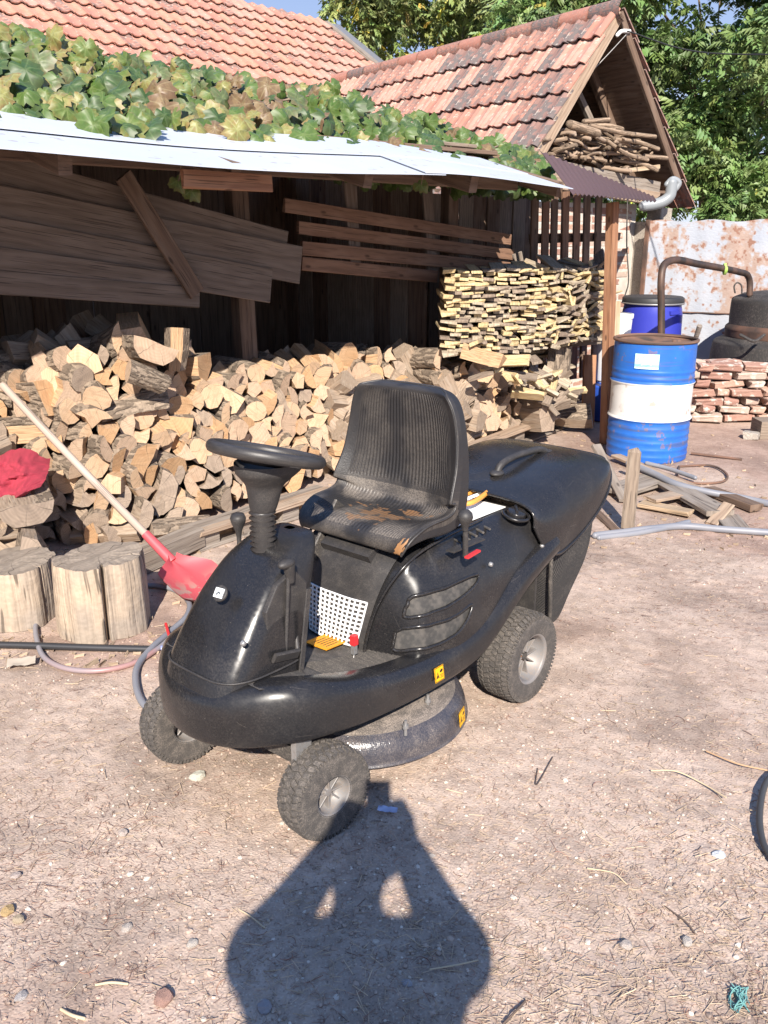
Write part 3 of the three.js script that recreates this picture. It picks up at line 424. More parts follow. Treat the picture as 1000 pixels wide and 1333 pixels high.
// ---- grape vine sprawling over the shed roof: every near leaf a piece
{
  const vine = thing('grape_vine', 'grape vine with broad green, yellowing and bronze leaves sprawling over the shed roof', 'vine'), R = rng(451);
  const out = [[0, -1.05], [.22, -.94], [.40, -.74], [.66, -.66], [.62, -.40], [.97, -.16], [.82, .10], [1.02, .36], [.72, .54], [.56, .82], [.26, .84], [0, .50], [-.26, .84], [-.56, .82], [-.72, .54], [-1.02, .36], [-.82, .10], [-.97, -.16], [-.62, -.40], [-.66, -.66], [-.40, -.74], [-.22, -.94]];
  const leafGeo = k => { const q = rng(460 + k), bend = rr(q, .25, .9), fold = rr(q, -.1, .5), P = out.map(p => [p[0] * rr(q, .88, 1.1), p[1] * rr(q, .9, 1.1)]), pos = [], uv = []; const zf = (x, y) => -bend * (x * x * .6 + y * y * .45) + fold * Math.sqrt(x * x + .02) + 0.10 * Math.sin(4 * x + 3 * y + k) + .05 * Math.sin(9 * y - 6 * x + k * 2), v = (x, y) => { pos.push(x, y, zf(x, y)); uv.push(x * .49 + .5, y * .49 + .5); }; const n = P.length, Q = [.0, .36, .7, 1]; for (let i = 0; i < n; i++) { const a = P[i], b = P[(i + 1) % n]; for (let r = 0; r < 3; r++) { const f = Q[r], e = Q[r + 1]; v(a[0] * f, a[1] * f); v(a[0] * e, a[1] * e); v(b[0] * e, b[1] * e); if (f) { v(a[0] * f, a[1] * f); v(b[0] * e, b[1] * e); v(b[0] * f, b[1] * f); } } } const g0 = tri(pos, uv); g0.deleteAttribute('normal'); const g = mergeVertices(g0); g.computeVertexNormals(); return g; };
  const geos = [0, 1, 2, 3, 4, 5].map(leafGeo);
  const leafMat = (a, vein, edge, k) => new THREE.MeshPhysicalMaterial({ side: THREE.DoubleSide, roughness: 0.5, transmission: 0.16, thickness: 0, map: tex(192, 192, (u, v) => { const x = (u - .5) * 2, y = (v - .5) * 2 - .15, an = Math.atan2(x, -y), r = Math.hypot(x, y); let d = 1; for (const t of [0, .75, -.75, 1.55, -1.55, 2.4, -2.4]) { const e = Math.abs(Math.sin((an - t))) * r; if (Math.cos(an - t) > 0) d = Math.min(d, e); } const sub = Math.abs(((an * 3 + r * 9) % .8) - .4); let c = mix3(a, edge, smooth(.45, 1, r + .5 * (fbm(u * 6, v * 6, k, 3) - .5))); c = mix3(c, edge, .6 * smooth(.56, .66, fbm(u * 9, v * 9, k + 4, 3))); c = mix3(c, vein, smooth(.06, .015, d) * .8 + .18 * smooth(.08, .02, sub)); return mul3(c, .8 + .4 * fbm(u * 20, v * 20, k + 8, 2)); }) });
  const LM = [leafMat([.068, .128, .022], [.12, .17, .05], [.085, .13, .026], 471), leafMat([.10, .15, .03], [.155, .20, .06], [.17, .16, .04], 473), leafMat([.042, .088, .022], [.085, .13, .045], [.055, .085, .025], 475), leafMat([.23, .22, .065], [.28, .28, .11], [.24, .16, .06], 477), leafMat([.20, .135, .065], [.25, .19, .10], [.15, .085, .045], 479), leafMat([.10, .135, .05], [.15, .18, .075], [.15, .13, .06], 481)];
  const topY = px => { const T = [[-90, 26], [0, 30], [30, 38], [100, 55], [200, 80], [250, 88], [330, 104], [430, 112], [500, 138], [560, 152], [620, 178], [700, 200], [715, 215]]; for (let i = 1; i < T.length; i++) if (px <= T[i][0]) return lerp(T[i - 1][1], T[i][1], (px - T[i - 1][0]) / (T[i][0] - T[i - 1][0])); return 212; };
  const botY = px => { const T = [[-90, 148], [0, 152], [100, 158], [200, 166], [330, 182], [450, 203], [560, 214], [640, 222], [700, 229], [715, 230]]; for (let i = 1; i < T.length; i++) if (px <= T[i][0]) return lerp(T[i - 1][1], T[i][1], (px - T[i - 1][0]) / (T[i][0] - T[i - 1][0])); return 230; };
  const spot = (px, t, back) => { const hgt = lerp(botY(px), topY(px), t) + rr(R, -4, 4); return shedPlane(px, hgt, 0.62 + 0.95 * t + back); };
  const orient = (o, up, spread) => { const n = V3(rr(R, -spread, spread), rr(R, -.2, .9) * spread + .25, 1 + rr(R, -.3, .3)).normalize(), d = V3(rr(R, -.7, .7), -1, rr(R, -.3, .3)), x = d.clone().negate().cross(n).normalize(), y = n.clone().cross(x); o.setRotationFromMatrix(basis(x, y, n)); };
  const matFor = px => { const w = R(), ye = smooth(600, 200, px), far = Math.exp(-(((px - 310) / 90) ** 2)); return w < .12 + .25 * ye ? (R() < .5 + far * .3 ? LM[3] : LM[1]) : w < .17 + .16 * ye + .22 * far ? LM[4] : w < .62 ? LM[0] : w < .80 ? LM[2] : pick(R, [LM[5], LM[1]]); };
  for (let k = 0; k < 296; k++) { const px = k < 290 ? -30 + 745 * ((k * .61803) % 1) : rr(R, 120, 210), t = k < 290 ? clamp(((k * .7548777) % 1) * 1.02) : -0.05, l = mesh('leaf', pick(R, geos), matFor(px), vine); l.position.copy(spot(px, t, k < 290 ? rr(R, -.13, .10) : -0.1)); orient(l, 1, 1.25); l.scale.setScalar(rr(R, .050, .096) * (t > .85 ? .8 : 1)); }
  const IM = 1000; for (let q = 0; q < 2; q++) { const im = new THREE.InstancedMesh(geos[q * 3], LM[q ? 2 : 0], IM), o = new THREE.Object3D(); for (let k = 0; k < IM; k++) { const px = rr(R, -330, 715), t = k % 4 === 0 ? rr(R, -.01, .12) : R(); const p = spot(Math.max(px, -90), t, rr(R, .05, .5)); if (px < -90) p.addScaledVector(ES, (px + 90) / 1150 * 4.5); o.position.copy(p); o.position.y -= rr(R, 0, .12); orient(o, 1, 1.1); o.scale.setScalar(rr(R, .06, .10)); o.updateMatrix(); im.setMatrixAt(k, o.matrix); } im.name = 'inner_leaves'; im.userData.kind = 'stuff'; im.castShadow = im.receiveShadow = true; vine.add(im); }
  const stems = []; for (let k = 0; k < 14; k++) { const px = rr(R, -20, 620), a = spot(px, .1, .15), b = spot(px + rr(R, 30, 90), .5, .1), c = spot(px + rr(R, 60, 160), .8, .05); stems.push(tube([a, b, c], rr(R, .004, .009), 18, 5)); } mesh('stem', stems, M.stick, vine).userData.kind = 'stuff';
  for (const [px, py] of [[250, 250], [548, 242], [232, 238]]) { const l = mesh('leaf', geos[1], LM[1], vine); l.position.copy(shedPlane(px, py, .25)); orient(l, 1, .3); l.scale.setScalar(.05); mesh('tendril', tube([shedPlane(px, py, .25), shedPlane(px + 3, py - 14, .22), S(sOf(shedPlane(px + 4, 215, .2)), 1.85, .2)], .0025, 12, 5), M.stick, vine); }
}
// ================================================================ trees behind
function tree(name, label, base, trunkTop, crown, clumps, per, leaf, seed, trunkR) {
  const t = thing(name, label, 'tree', undefined, undefined), R = rng(seed), limbs = [], ends = [];
  const bark = mesh('trunk', [tube([base, base.clone().lerp(trunkTop, .5).add(V3(rr(R, -.15, .15), 0, 0)), trunkTop], trunkR, 14, 10)], M.bark, t);
  for (let k = 0; k < clumps; k++) { const th = R() * 6.283, ph = Math.acos(rr(R, -.75, 1)), q = Math.cbrt(rr(R, .22, 1)); ends.push(V3(crown.c.x + crown.r.x * q * Math.sin(ph) * Math.cos(th), crown.c.y + crown.r.y * q * Math.cos(ph), crown.c.z + crown.r.z * q * Math.sin(ph) * Math.sin(th))); }
  for (let k = 0; k < Math.min(13, clumps); k++) { const e = ends[k], m = trunkTop.clone().lerp(e, .5).add(V3(rr(R, -.3, .3), rr(R, 0, .4), rr(R, -.3, .3))); limbs.push(tube([base.clone().lerp(trunkTop, rr(R, .55, .98)), m, e], trunkR * rr(R, .05, .13), 10, 6)); }
  mesh('limbs', limbs, M.bark, t).userData.kind = 'stuff';
  const n = clumps * per, o = new THREE.Object3D(), im = new THREE.InstancedMesh(leaf.geo, leaf.mat, n), col = new THREE.Color();
  for (let k = 0, c = 0; c < clumps; c++) { const e = ends[c], cr2 = rr(R, .45, .95) * crown.k, tone = rr(R, .75, 1.25); for (let j = 0; j < per; j++, k++) { const th = R() * 6.283, u = rr(R, -1, 1), q = Math.cbrt(R()) * cr2, s = Math.sqrt(1 - u * u); o.position.set(e.x + q * s * Math.cos(th), e.y + q * u * .75, e.z + q * s * Math.sin(th)); o.rotation.set(rr(R, -.7, .7), R() * 6.283, rr(R, -.7, .7)); o.scale.setScalar(rr(R, .75, 1.25)); o.updateMatrix(); im.setMatrixAt(k, o.matrix); const y = R() < leaf.yellow ? 1 : 0; col.setRGB(tone * rr(R, .85, 1.15) * (y ? 2.6 : 1), tone * rr(R, .9, 1.1) * (y ? 1.7 : 1), tone * rr(R, .8, 1.2)); im.setColorAt(k, col); } }
  im.name = 'crown'; im.userData.kind = 'stuff'; im.castShadow = im.receiveShadow = true; t.add(im); return t;
}
{
  const spray = (L, n, seed) => { const R = rng(seed), pos = [], uv = []; const lf = (x, y, z, a, dr, l) => { const w = l * .24, c = Math.cos(a), s = Math.sin(a), p = [[0, 0], [w, l * .45], [0, l], [-w, l * .45]].map(([u, v]) => [x + c * v * .8 - s * u, y - v * dr + Math.abs(u) * .5, z + s * v * .8 + c * u]); for (const k of [0, 1, 2, 0, 2, 3]) { pos.push(...p[k]); uv.push(0, 0); } }; for (let i = 0; i < n; i++) { const f = i / n; lf(f * L * .9, -f * f * L * .5, rr(R, -.02, .02), (i % 2 ? 1 : -1) * rr(R, .6, 1.3), rr(R, .3, .8), L * rr(R, .38, .55)); } return tri(pos, uv); };
  const gm = (a) => new THREE.MeshPhysicalMaterial({ side: THREE.DoubleSide, color: lin(...a), roughness: .55, transmission: .22, thickness: 0 });
  tree('leafy_tree', 'large dense dark green tree directly behind the rusty gate and gable', V3(5.6, 0, -16.2), V3(5.7, 3.0, -16.4), { c: V3(6.5, 4.6, -16.3), r: V3(4.6, 4.3, 3.0), k: .95 }, 150, 200, { geo: spray(.25, 9, 491), mat: gm([.16, .245, .075]), yellow: .004 }, 493, .22);
  tree('yellowing_tree', 'lighter green yellowing tree behind the ridge, between the two tiled roofs', V3(1.2, 0, -21), V3(1.3, 3.4, -21), { c: V3(2.1, 5.5, -21.2), r: V3(3.3, 2.5, 2.4), k: .8 }, 70, 150, { geo: spray(.27, 9, 495), mat: gm([.22, .27, .085]), yellow: .05 }, 497, .18);
  tree('tall_tree', 'green tree far at the right edge behind the gate, partly hidden', V3(11.5, 0, -19), V3(11.4, 3, -19), { c: V3(11, 4.2, -19.5), r: V3(3.5, 4, 2.6), k: 1.0 }, 60, 170, { geo: spray(.30, 9, 499), mat: gm([.16, .24, .08]), yellow: .01 }, 501, .2);
}
// ================================================================ the ride-on mower
// local axes: x to the rear, y up, z to the side that faces the viewer; origin on the ground under the front axle
const mower = thing('ride_on_mower', 'black ride-on lawn mower with worn bucket seat, parked on bare dirt', 'lawn mower');
const MW = { O: V3(-0.399, 0, -2.204), ex: V3(0.66, 0, -0.751).normalize(), ez: V3(0.751, 0, 0.66).normalize() };
mower.position.copy(MW.O); mower.rotation.y = Math.atan2(0.751, 0.66);
function mInv(px, py, axis, val) {                    // the mower's own coordinates of a point of the picture on one of its planes
  const r = ray(px, py), o = V3(0, CAM_H, 0).sub(MW.O), l = v => ({ x: v.dot(MW.ex), y: v.y, z: v.dot(MW.ez) }), cl = l(o), rl = l(r), t = (val - cl[axis]) / rl[axis];
  return V3(cl.x + rl.x * t, cl.y + rl.y * t, cl.z + rl.z * t);
}
const arr = v => [v.x, v.y, v.z];
{
  const m = mower, P = (n, g, mat, par = m) => mesh(n, g, mat, par);
  // ---- wheels: a lathed tyre with tread blocks, a dished rim with ribs
  M.hubRust = std({ color: [.30, .14, .07], roughness: .9 });
  function wheel(Rr, w, rimR, x, z, steer, side, rowsN) {
    const o = new THREE.Group(); o.name = 'wheel'; m.add(o); o.position.set(x, Rr, z); o.rotation.y = steer;
    const h = w / 2, prof = [[rimR * 0.96, -h * 0.80], [rimR * 1.05, -h * 0.98], [Rr * 0.80, -h * 1.03], [Rr * 0.90, -h * 0.98], [Rr * 0.962, -h * 0.80], [Rr * 0.978, -h * 0.45], [Rr * 0.982, 0], [Rr * 0.978, h * 0.45], [Rr * 0.962, h * 0.80], [Rr * 0.90, h * 0.98], [Rr * 0.80, h * 1.03], [rimR * 1.05, h * 0.98], [rimR * 0.96, h * 0.80]];
    const list = [lathe(crPath(prof, 40), 56)], n = Math.round(6.28 * Rr / 0.0205);
    for (let k = 0; k < n; k++) for (let r = 0; r < rowsN; r++) {
      const a = (k + (r % 2) * 0.5) / n * Math.PI * 2, zz = lerp(-h * 0.72, h * 0.72, rowsN > 1 ? r / (rowsN - 1) : 0.5), sh = r === 0 || r === rowsN - 1;
      const b = plank(0.0125, w / rowsN * 0.84, 0.010, 0.0015, 0.001); b.rotateX(Math.PI / 2); b.rotateY((r % 2 ? 1 : -1) * 0.32);
      // block: x tangent, z axial, y outward
      const q = Rr * (sh ? 0.968 : 0.985); b.translate(0, 0, 0);
      b.applyMatrix4(new THREE.Matrix4().makeRotationX(sh ? (zz < 0 ? -0.35 : 0.35) : 0)); b.translate(0, q, 0); b.rotateZ(0);
      const bb = b; bb.applyMatrix4(new THREE.Matrix4().makeRotationZ(a)); bb.translate(0, 0, zz); const g2 = bb; g2.rotateX(-Math.PI / 2); list.push(g2);
    }
    for (let k = 0; k < n * 1.5; k++) for (const s of [-1, 1]) {  // shoulder ribs
      const a = k / (n * 1.5) * Math.PI * 2, b = plank(0.007, Rr * 0.10, 0.006, 0.001, 0); b.translate(0, Rr * 0.925, s * h * 0.955); b.applyMatrix4(new THREE.Matrix4().makeRotationZ(a)); b.rotateX(-Math.PI / 2); list.push(b);
    }
    const ty = merge(list); ty.rotateX(Math.PI / 2);
    P('tyre', ty, M.rubber, o);
    const s = side, rimL = [];
    const dish = lathe([[0.001, 0.30], [0.018, 0.30], [0.020, 0.22], [rimR * 0.45, 0.02], [rimR * 0.84, 0.06], [rimR * 0.90, 0.86], [rimR * 1.04, 0.98], [rimR * 1.06, 0.90], [rimR * 0.95, 0.5], [rimR * 0.95, -0.9], [rimR * 1.03, -0.98]].map(p => [p[0], p[1] * h]), 44);
    rimL.push(dish);
    const ribs = rowsN > 4 ? 10 : 8;
    for (let k = 0; k < ribs; k++) { const b = plank(rimR * 0.66, h * 0.46, 0.0045, 0.001); b.translate(rimR * 0.53, h * 0.24, 0); b.rotateY(k / ribs * Math.PI * 2); rimL.push(b); }
    const rim = merge(rimL); rim.rotateX(Math.PI / 2); if (s < 0) rim.rotateX(Math.PI);
    const rm = P('rim', rim, M.rimGrey, o);
    const cap = lathe([[0.001, 0.44], [0.010, 0.44], [0.014, 0.40], [0.014, 0.2]].map(p => [p[0], p[1] * h]), 16); cap.rotateX(Math.PI / 2); if (s < 0) cap.rotateX(Math.PI);
    P('hub', cap, rowsN > 4 ? M.hubRust : M.rimGrey, o);
    return o;
  }
  wheel(0.128, 0.088, 0.057, 0.032, 0.290, -0.10, 1, 4); wheel(0.128, 0.088, 0.057, 0.0, -0.287, -0.14, 1, 4);
  wheel(0.158, 0.126, 0.086, 1.0, 0.270, 0, 1, 5); wheel(0.158, 0.126, 0.086, 1.0, -0.268, 0, 1, 5);
  // ---- front bumper and running board: a bulging band round the nose, down both sides and over the rear wheels
  const path = [[1.13, .335, .575, .505], [1.04, .338, .55, .475], [.94, .34, .515, .435], [.85, .34, .47, .38], [.77, .338, .425, .325], [.69, .335, .39, .283], [.58, .332, .368, .265], [.44, .33, .366, .262], [.30, .328, .382, .268], [.16, .324, .412, .28], [.05, .312, .44, .292], [-.03, .287, .452, .296], [-.09, .242, .455, .293], [-.142, .18, .445, .284], [-.182, .10, .43, .278], [-.196, 0, .42, .275]];
  const half = path.map(p => p.slice()), full = half.concat(half.slice(0, -1).reverse().map(p => [p[0], -p[1], p[2], p[3]]));
  const fp = crPath(full, 150), prof = [[-.085, -.004], [-.055, .0], [-.03, -.004], [-.012, -.02], [-.002, -.045], [.002, -.08], [-.002, -.999], [-.012, -1], [-.03, -1.0], [-.036, -.98]];
  const band = fp.map((p, i) => {
    const a = fp[Math.max(0, i - 1)], b = fp[Math.min(fp.length - 1, i + 1)]; let nx = -(b[1] - a[1]), nz = b[0] - a[0]; const l = Math.hypot(nx, nz); nx /= l; nz /= l; if (nx * (p[0] - 0.5) * 0.3 + nz * p[1] < 0) { nx = -nx; nz = -nz; }
    const H = p[2] - p[3];
    return prof.map(q => { const y = q[1] <= -.9 ? p[3] + (q[1] === -1 ? 0 : q[1] === -.98 ? 0.012 : 0.014) : p[2] + q[1] * Math.min(1, H / 0.15); return [p[0] + nx * q[0], y, p[1] + nz * q[0]]; });
  });
  P('front_bumper', loft(smoothRings(band, 150, 30)), M.plastic);
  // ---- footplate inside the band, with moulded grip ribs
  const fpG = []; { const rows = []; for (let i = 0; i <= 12; i++) { const x = lerp(-0.10, 0.46, i / 12), y = lerp(0.452, 0.357, smooth(0, 1, (x + 0.1) / 0.5)), hw = x < 0.05 ? lerp(0.20, 0.27, (x + 0.1) / 0.15) : 0.272; rows.push(Array.from({ length: 9 }, (_, j) => [x, y - 0.004, lerp(hw, -hw, j / 8)])); } fpG.push(loft(rows)); }
  for (let k = 0; k < 66; k++) { const x = 0.12 + k * 0.0048, y = lerp(0.452, 0.357, smooth(0, 1, (x + 0.1) / 0.5)); for (const s of [1, -1]) { const b = plank(0.15, 0.0022, 0.0024, 0.0006); b.rotateY(Math.PI / 2); b.translate(x, y - 0.003, s * 0.192); fpG.push(b); } }
  P('footplate', fpG, M.dusty);
  // ---- the hood in front of the driver
  const sup = (e, t) => [Math.sign(Math.cos(t)) * Math.abs(Math.cos(t)) ** (2 / e), Math.sign(Math.sin(t)) * Math.abs(Math.sin(t)) ** (2 / e)];
  const hl = [[.39, -.182, .13, .166], [.46, -.155, .138, .160], [.53, -.112, .152, .152], [.59, -.068, .17, .143], [.645, -.02, .19, .132], [.69, .028, .208, .120], [.722, .073, .225, .105], [.745, .118, .236, .088], [.758, .155, .238, .062], [.762, .19, .215, .015]];
  const hood = hl.map(([y, a, b, w]) => Array.from({ length: 64 }, (_, j) => { const [c, s] = sup(4.2, j / 64 * 6.2832); return [(a + b) / 2 + c * (b - a) / 2, y, s * w * (1 - 0.10 * (c < 0 ? c * c : 0))]; }));
  P('hood', loft(smoothRings(hood, 80, 0), true), M.plastic);
  { const hs = smoothRings(hood, 80, 0), ri = hs.findIndex(r => r[0][1] > 0.446), pts = hs[ri].filter((p, i) => p[0] < 0.08).sort((p, q) => Math.atan2(p[2], -p[0] + 0.1) - Math.atan2(q[2], -q[0] + 0.1)).map(p => V3(p[0] * 1.01 - .002, p[1] + .05 * (p[0] + .1) * 0, p[2] * 1.015)); P('hood_seam', tube(pts, 0.0032, 120, 6), M.plasticMatt); }
  // badge on the hood's front face
  {
    const p = mInv(288, 773, 'z', 0.02), g = lathe([[0.001, 0.004], [0.021, 0.004], [0.0225, 0.0], [0.022, -0.004]], 28); const at = basis(V3(-0.55, -0.75, 0).normalize().cross(V3(0, 0, 1)).multiplyScalar(-1), V3(-0.80, 0.6, 0), V3(0, 0, 1)); 
    const q = new THREE.Group(); q.name = 'badge'; m.add(q); const n = V3(-0.80, 0.56, 0.12).normalize(), zx = V3(0, 1, 0).cross(n).normalize(); q.setRotationFromMatrix(basis(zx, n.clone().cross(zx), n)); q.position.copy(p).addScaledVector(n, 0.004);
    const ring = g; ring.rotateX(Math.PI / 2); P('badge_ring', ring, M.plasticMatt, q);
    const t = canvasTex(64, 64, (c) => { c.fillStyle = '#dfe4e6'; c.fillRect(0, 0, 64, 64); c.fillStyle = '#20262c'; c.beginPath(); c.moveTo(12, 44); c.lineTo(30, 20); c.lineTo(52, 40); c.lineTo(40, 40); c.lineTo(32, 32); c.lineTo(24, 44); c.fill(); c.fillRect(12, 46, 40, 4); });
    const pl = new THREE.BoxGeometry(0.029, 0.026, 0.003); pl.translate(0, 0, 0.005); P('emblem', pl, std({ map: t, roughness: 0.4 }), q);
  }
  // recessed panel, levers and pedal on the near side of the hood
  const pan = [[355, 880], [352, 800], [366, 765], [388, 745], [403, 760], [398, 878]].map(p => { const v = mInv(p[0], p[1], 'z', 0.155); return [v.x, v.y]; });
  { const g = boxUV(shapeGeo(pan, 0.012, 0.003)); g.translate(0, 0, 0.128); P('side_panel', g, M.plasticMatt); }
  const k0 = mInv(376, 735, 'z', 0.150), k1 = mInv(372, 856, 'z', 0.152);
  { const L = [rod(k0, k1, 0.006, 0.005)]; P('brake_lever', L, M.plasticMatt); const kb = new THREE.SphereGeometry(0.022, 16, 12); kb.scale(1.25, 0.6, 0.7); kb.translate(k0.x - 0.008, k0.y + 0.004, k0.z); const st = rod(k0.clone(), k0.clone().add(V3(0.005, -0.05, 0)), 0.017, 0.010, 12); P('lever_knob', [kb, st], M.plasticMatt); }
  { const a = mInv(402, 766, 'z', 0.165), b = mInv(392, 876, 'z', 0.165); P('pedal_rod', [plankAt(a, b, 0.018, 0.006, V3(1, 0, 0)), plankAt(b, b.clone().add(V3(-0.03, -0.004, 0.09)), 0.02, 0.01, V3(0, 1, 0))], M.plasticMatt); }
  { const a = mInv(357, 857, 'z', 0.165), b = mInv(388, 850, 'z', 0.165); P('brake_pedal', [plankAt(a, b, 0.03, 0.012, V3(0, 1, 0.4)), rod(b, b.clone().add(V3(0.02, 0.06, -0.03)), 0.007)], M.plasticMatt); }
  { const a = mInv(310, 676, 'z', -0.14), b = mInv(312, 716, 'z', -0.14); const kb = lathe([[0.001, 0.022], [0.018, 0.02], [0.023, 0.008], [0.021, -0.004], [0.010, -0.03], [0.007, -0.05]], 16); kb.translate(a.x, a.y - 0.004, a.z); P('throttle_lever', [kb, rod(a, b.clone().add(V3(0, -0.06, 0)), 0.007)], M.plasticMatt); }
  // ---- steering column, bellows and wheel
  { const c = [0.105, 0], bl = []; for (let k = 0; k <= 24; k++) bl.push([k % 2 ? 0.0375 : 0.027, 0.66 + k * 0.0074]); const g = lathe(bl, 28); g.translate(c[0], 0, c[1]); P('bellows', g, M.vinyl);
    const col = new THREE.TorusGeometry(0.046, 0.008, 10, 32); col.rotateX(Math.PI / 2); col.scale(1.15, 0.7, 1); col.rotateZ(0.56); col.translate(0.106, 0.712, 0); P('column_collar', col, M.plasticMatt); }
  const colR = [[.832, .108, .033, .033], [.842, .109, .037, .037], [.865, .112, .042, .043], [.89, .115, .047, .048], [.908, .119, .054, .055], [.926, .126, .074, .070], [.945, .133, .095, .085], [.968, .137, .10, .087]];
  P('steering_column', loft(smoothRings(colR.map(([y, x, a, b]) => Array.from({ length: 40 }, (_, j) => { const t = j / 40 * 6.2832; return [x + Math.cos(t) * a, y + (y > 0.92 ? 0 : 0), Math.sin(t) * b]; })), 40, 0), true), M.plasticMatt);
  {
    const sw = new THREE.Group(); sw.name = 'steering_wheel'; m.add(sw); sw.position.set(0.128, 0.988, 0.0); sw.rotation.z = -0.26;
    const t = new THREE.TorusGeometry(0.147, 0.0145, 14, 64); t.rotateX(Math.PI / 2); t.scale(1, 1.15, 1); P('rim', t, M.vinyl, sw);
    const dish = lathe([[0.001, -0.004], [0.05, -0.006], [0.062, -0.014], [0.065, -0.03], [0.001, -0.03]], 32); P('hub', dish, M.vinyl, sw);
    for (let k = 0; k < 3; k++) { const b = plank(0.10, 0.034, 0.014, 0.004); b.rotateX(Math.PI / 2); b.translate(0.105, -0.008, 0); b.rotateY(k * 2.094 + 0.3); P('spoke', b, M.vinyl, sw); }
  }
  // ---- rear body: stacked outlines, open behind, with two mesh vents let into each side
  const lv = [[.31, .362, .105, .322, .322], [.40, .374, .118, .320, .322], [.48, .39, .135, .309, .315], [.545, .41, .150, .288, .30], [.60, .437, .165, .258, .292], [.635, .475, .17, .224, .282], [.655, .525, .165, .188, .265], [.663, .59, .12, .135, .20], [.666, .70, .0, .0, .0]];
  const bodyRings = smoothRings(lv.map(([y, xf, zp, zm, zr]) => { const h = [[1.14, zr], [1.0, (zm + zr) / 2], [.85, zm], [.70, zm], [.58, zm * .985], [.50 + (xf - .36) * .5, zm * .93], [.435 + (xf - .36) * .75, zm * .80 + zp * .12], [xf + .022, zp * 1.18], [xf + .004, zp * .7], [xf, 0]]; return h.concat(h.slice(0, -1).reverse().map(p => [p[0], -p[1]])).map(p => [p[0], y, p[1]]); }), 120, 300);
  const inPoly = (P, x, y) => { let c = false; for (let i = 0, j = P.length - 1; i < P.length; j = i++) if ((P[i][1] > y) !== (P[j][1] > y) && x < (P[j][0] - P[i][0]) * (y - P[i][1]) / (P[j][1] - P[i][1]) + P[i][0]) c = !c; return c; };
  const surfZ = (x, y) => { let b = 1e9, z = 0; for (let i = 0; i < 120; i += 1) { if (Math.abs(bodyRings[i][0][1] - y) > 0.03) continue; for (let j = 0; j < 150; j++) { const p = bodyRings[i][j], d = (p[0] - x) ** 2 + (p[1] - y) ** 2; if (d < b) { b = d; z = p[2]; } } } return z; };
  const nearPx = (px, py) => { const c = Math.cos(PITCH), sn = Math.sin(PITCH); let b = 1e9, q = null; for (const r of bodyRings) for (let j = 0; j < 150; j++) { const p = r[j], w = V3(0, p[1] - CAM_H, 0).add(MW.O).addScaledVector(MW.ex, p[0]).addScaledVector(MW.ez, p[2]), d = -w.y * sn - w.z * c, d2 = (500 + FOC * w.x / d - px) ** 2 + (666.5 - FOC * (w.y * c - w.z * sn) / d - py) ** 2; if (d2 < b) { b = d2; q = [p[0], p[1]]; } } return q; };
  const ventPx = [[[527, 803], [533, 786], [541, 776], [574, 767], [600, 757], [623, 748], [622, 759], [610, 772], [595, 783], [575, 794], [550, 803]], [[516, 848], [516, 833], [519, 821], [545, 817], [574, 810], [597, 800], [615, 788], [613, 802], [599, 821], [585, 832], [569, 840], [545, 847]]];
  const vents = ventPx.map((v, k) => crPath(v.map(p => { return nearPx(p[0], p[1]); }), 48, true));
  const arch = x => x < 0.66 ? 0 : lerp(0.28, 0.52, smooth(0.66, 1.12, x));
  const mid = (i, j) => { const a = bodyRings[i][j], b = bodyRings[i + 1][j + 1]; return [(a[0] + b[0]) / 2, (a[1] + b[1]) / 2, (a[2] + b[2]) / 2]; };
  P('body', loft(bodyRings, false, (i, j) => { const c = mid(i, j); if (c[1] < arch(c[0])) return true; return Math.abs(c[2]) > 0.2 && vents.some(v => inPoly(v, c[0], c[1])); }), M.plastic);
  M.ventMesh = std({ map: tex(256, 256, (u, v) => { const g = Math.min(Math.abs((u * 32) % 1 - .5), Math.abs((v * 32) % 1 - .5)) * 2, d = fbm(u * 5, v * 5, 91, 4, 5, 5); return mix3(g > 0.55 ? [0.010, 0.010, 0.010] : [0.05, 0.048, 0.046], [0.20, 0.175, 0.15], smooth(0.3, 0.85, d) * 0.32); }), roughness: 0.85 });
  M.ventMesh.map.repeat.set(13, 13);
  for (const s of [1, -1]) vents.forEach(v => {
    const inner = bodyRings.map(r => r.map(p => [p[0], p[1], p[2] - Math.sign(p[2]) * 0.012]));
    const g = loft(inner, false, (i, j) => { const c = mid(i, j); if (Math.sign(c[2]) !== s || Math.abs(c[2]) < .2) return true; const cx = v.reduce((a, p) => a + p[0], 0) / v.length, cy = v.reduce((a, p) => a + p[1], 0) / v.length; return !inPoly(v, cx + (c[0] - cx) * 0.93, cy + (c[1] - cy) * 0.90); });
    const vm = P('vent_grille', mergeVertices(g), M.ventMesh);
    const pts = v.concat([v[0]]).map(p => V3(p[0], p[1], s * (surfZ(p[0], p[1]) - 0.003))); P('vent_rim', tube(pts, 0.006, 96, 8), M.plastic, vm);
  });
  // seam ridges on the shoulders, front cover, grille
  { const rid = crPath([[.375, .335, .125], [.388, .42, .135], [.405, .50, .155], [.43, .565, .18], [.47, .62, .205], [.54, .652, .215], [.68, .664, .21], [.86, .667, .20]], 40).map(p => V3(...p)); for (const s of [1, -1]) P('edge_trim', tube(rid.map(p => V3(p.x - .006, p.y + .002, p.z * s)), 0.005, 80, 8), M.plastic); }
  { const c = [[.362, .31, .112], [.372, .40, .122], [.386, .48, .138], [.405, .545, .152], [.43, .60, .166], [.465, .638, .172], [.52, .659, .168], [.60, .668, .15]]; P('front_cover', loft(smoothRings(c.map(([x, y, w]) => Array.from({ length: 9 }, (_, j) => { const t = j / 4 - 1; return [x - 0.008 + 0.016 * t * t * t * t, y, w * -t]; })), 40, 20)), M.plasticMatt); }
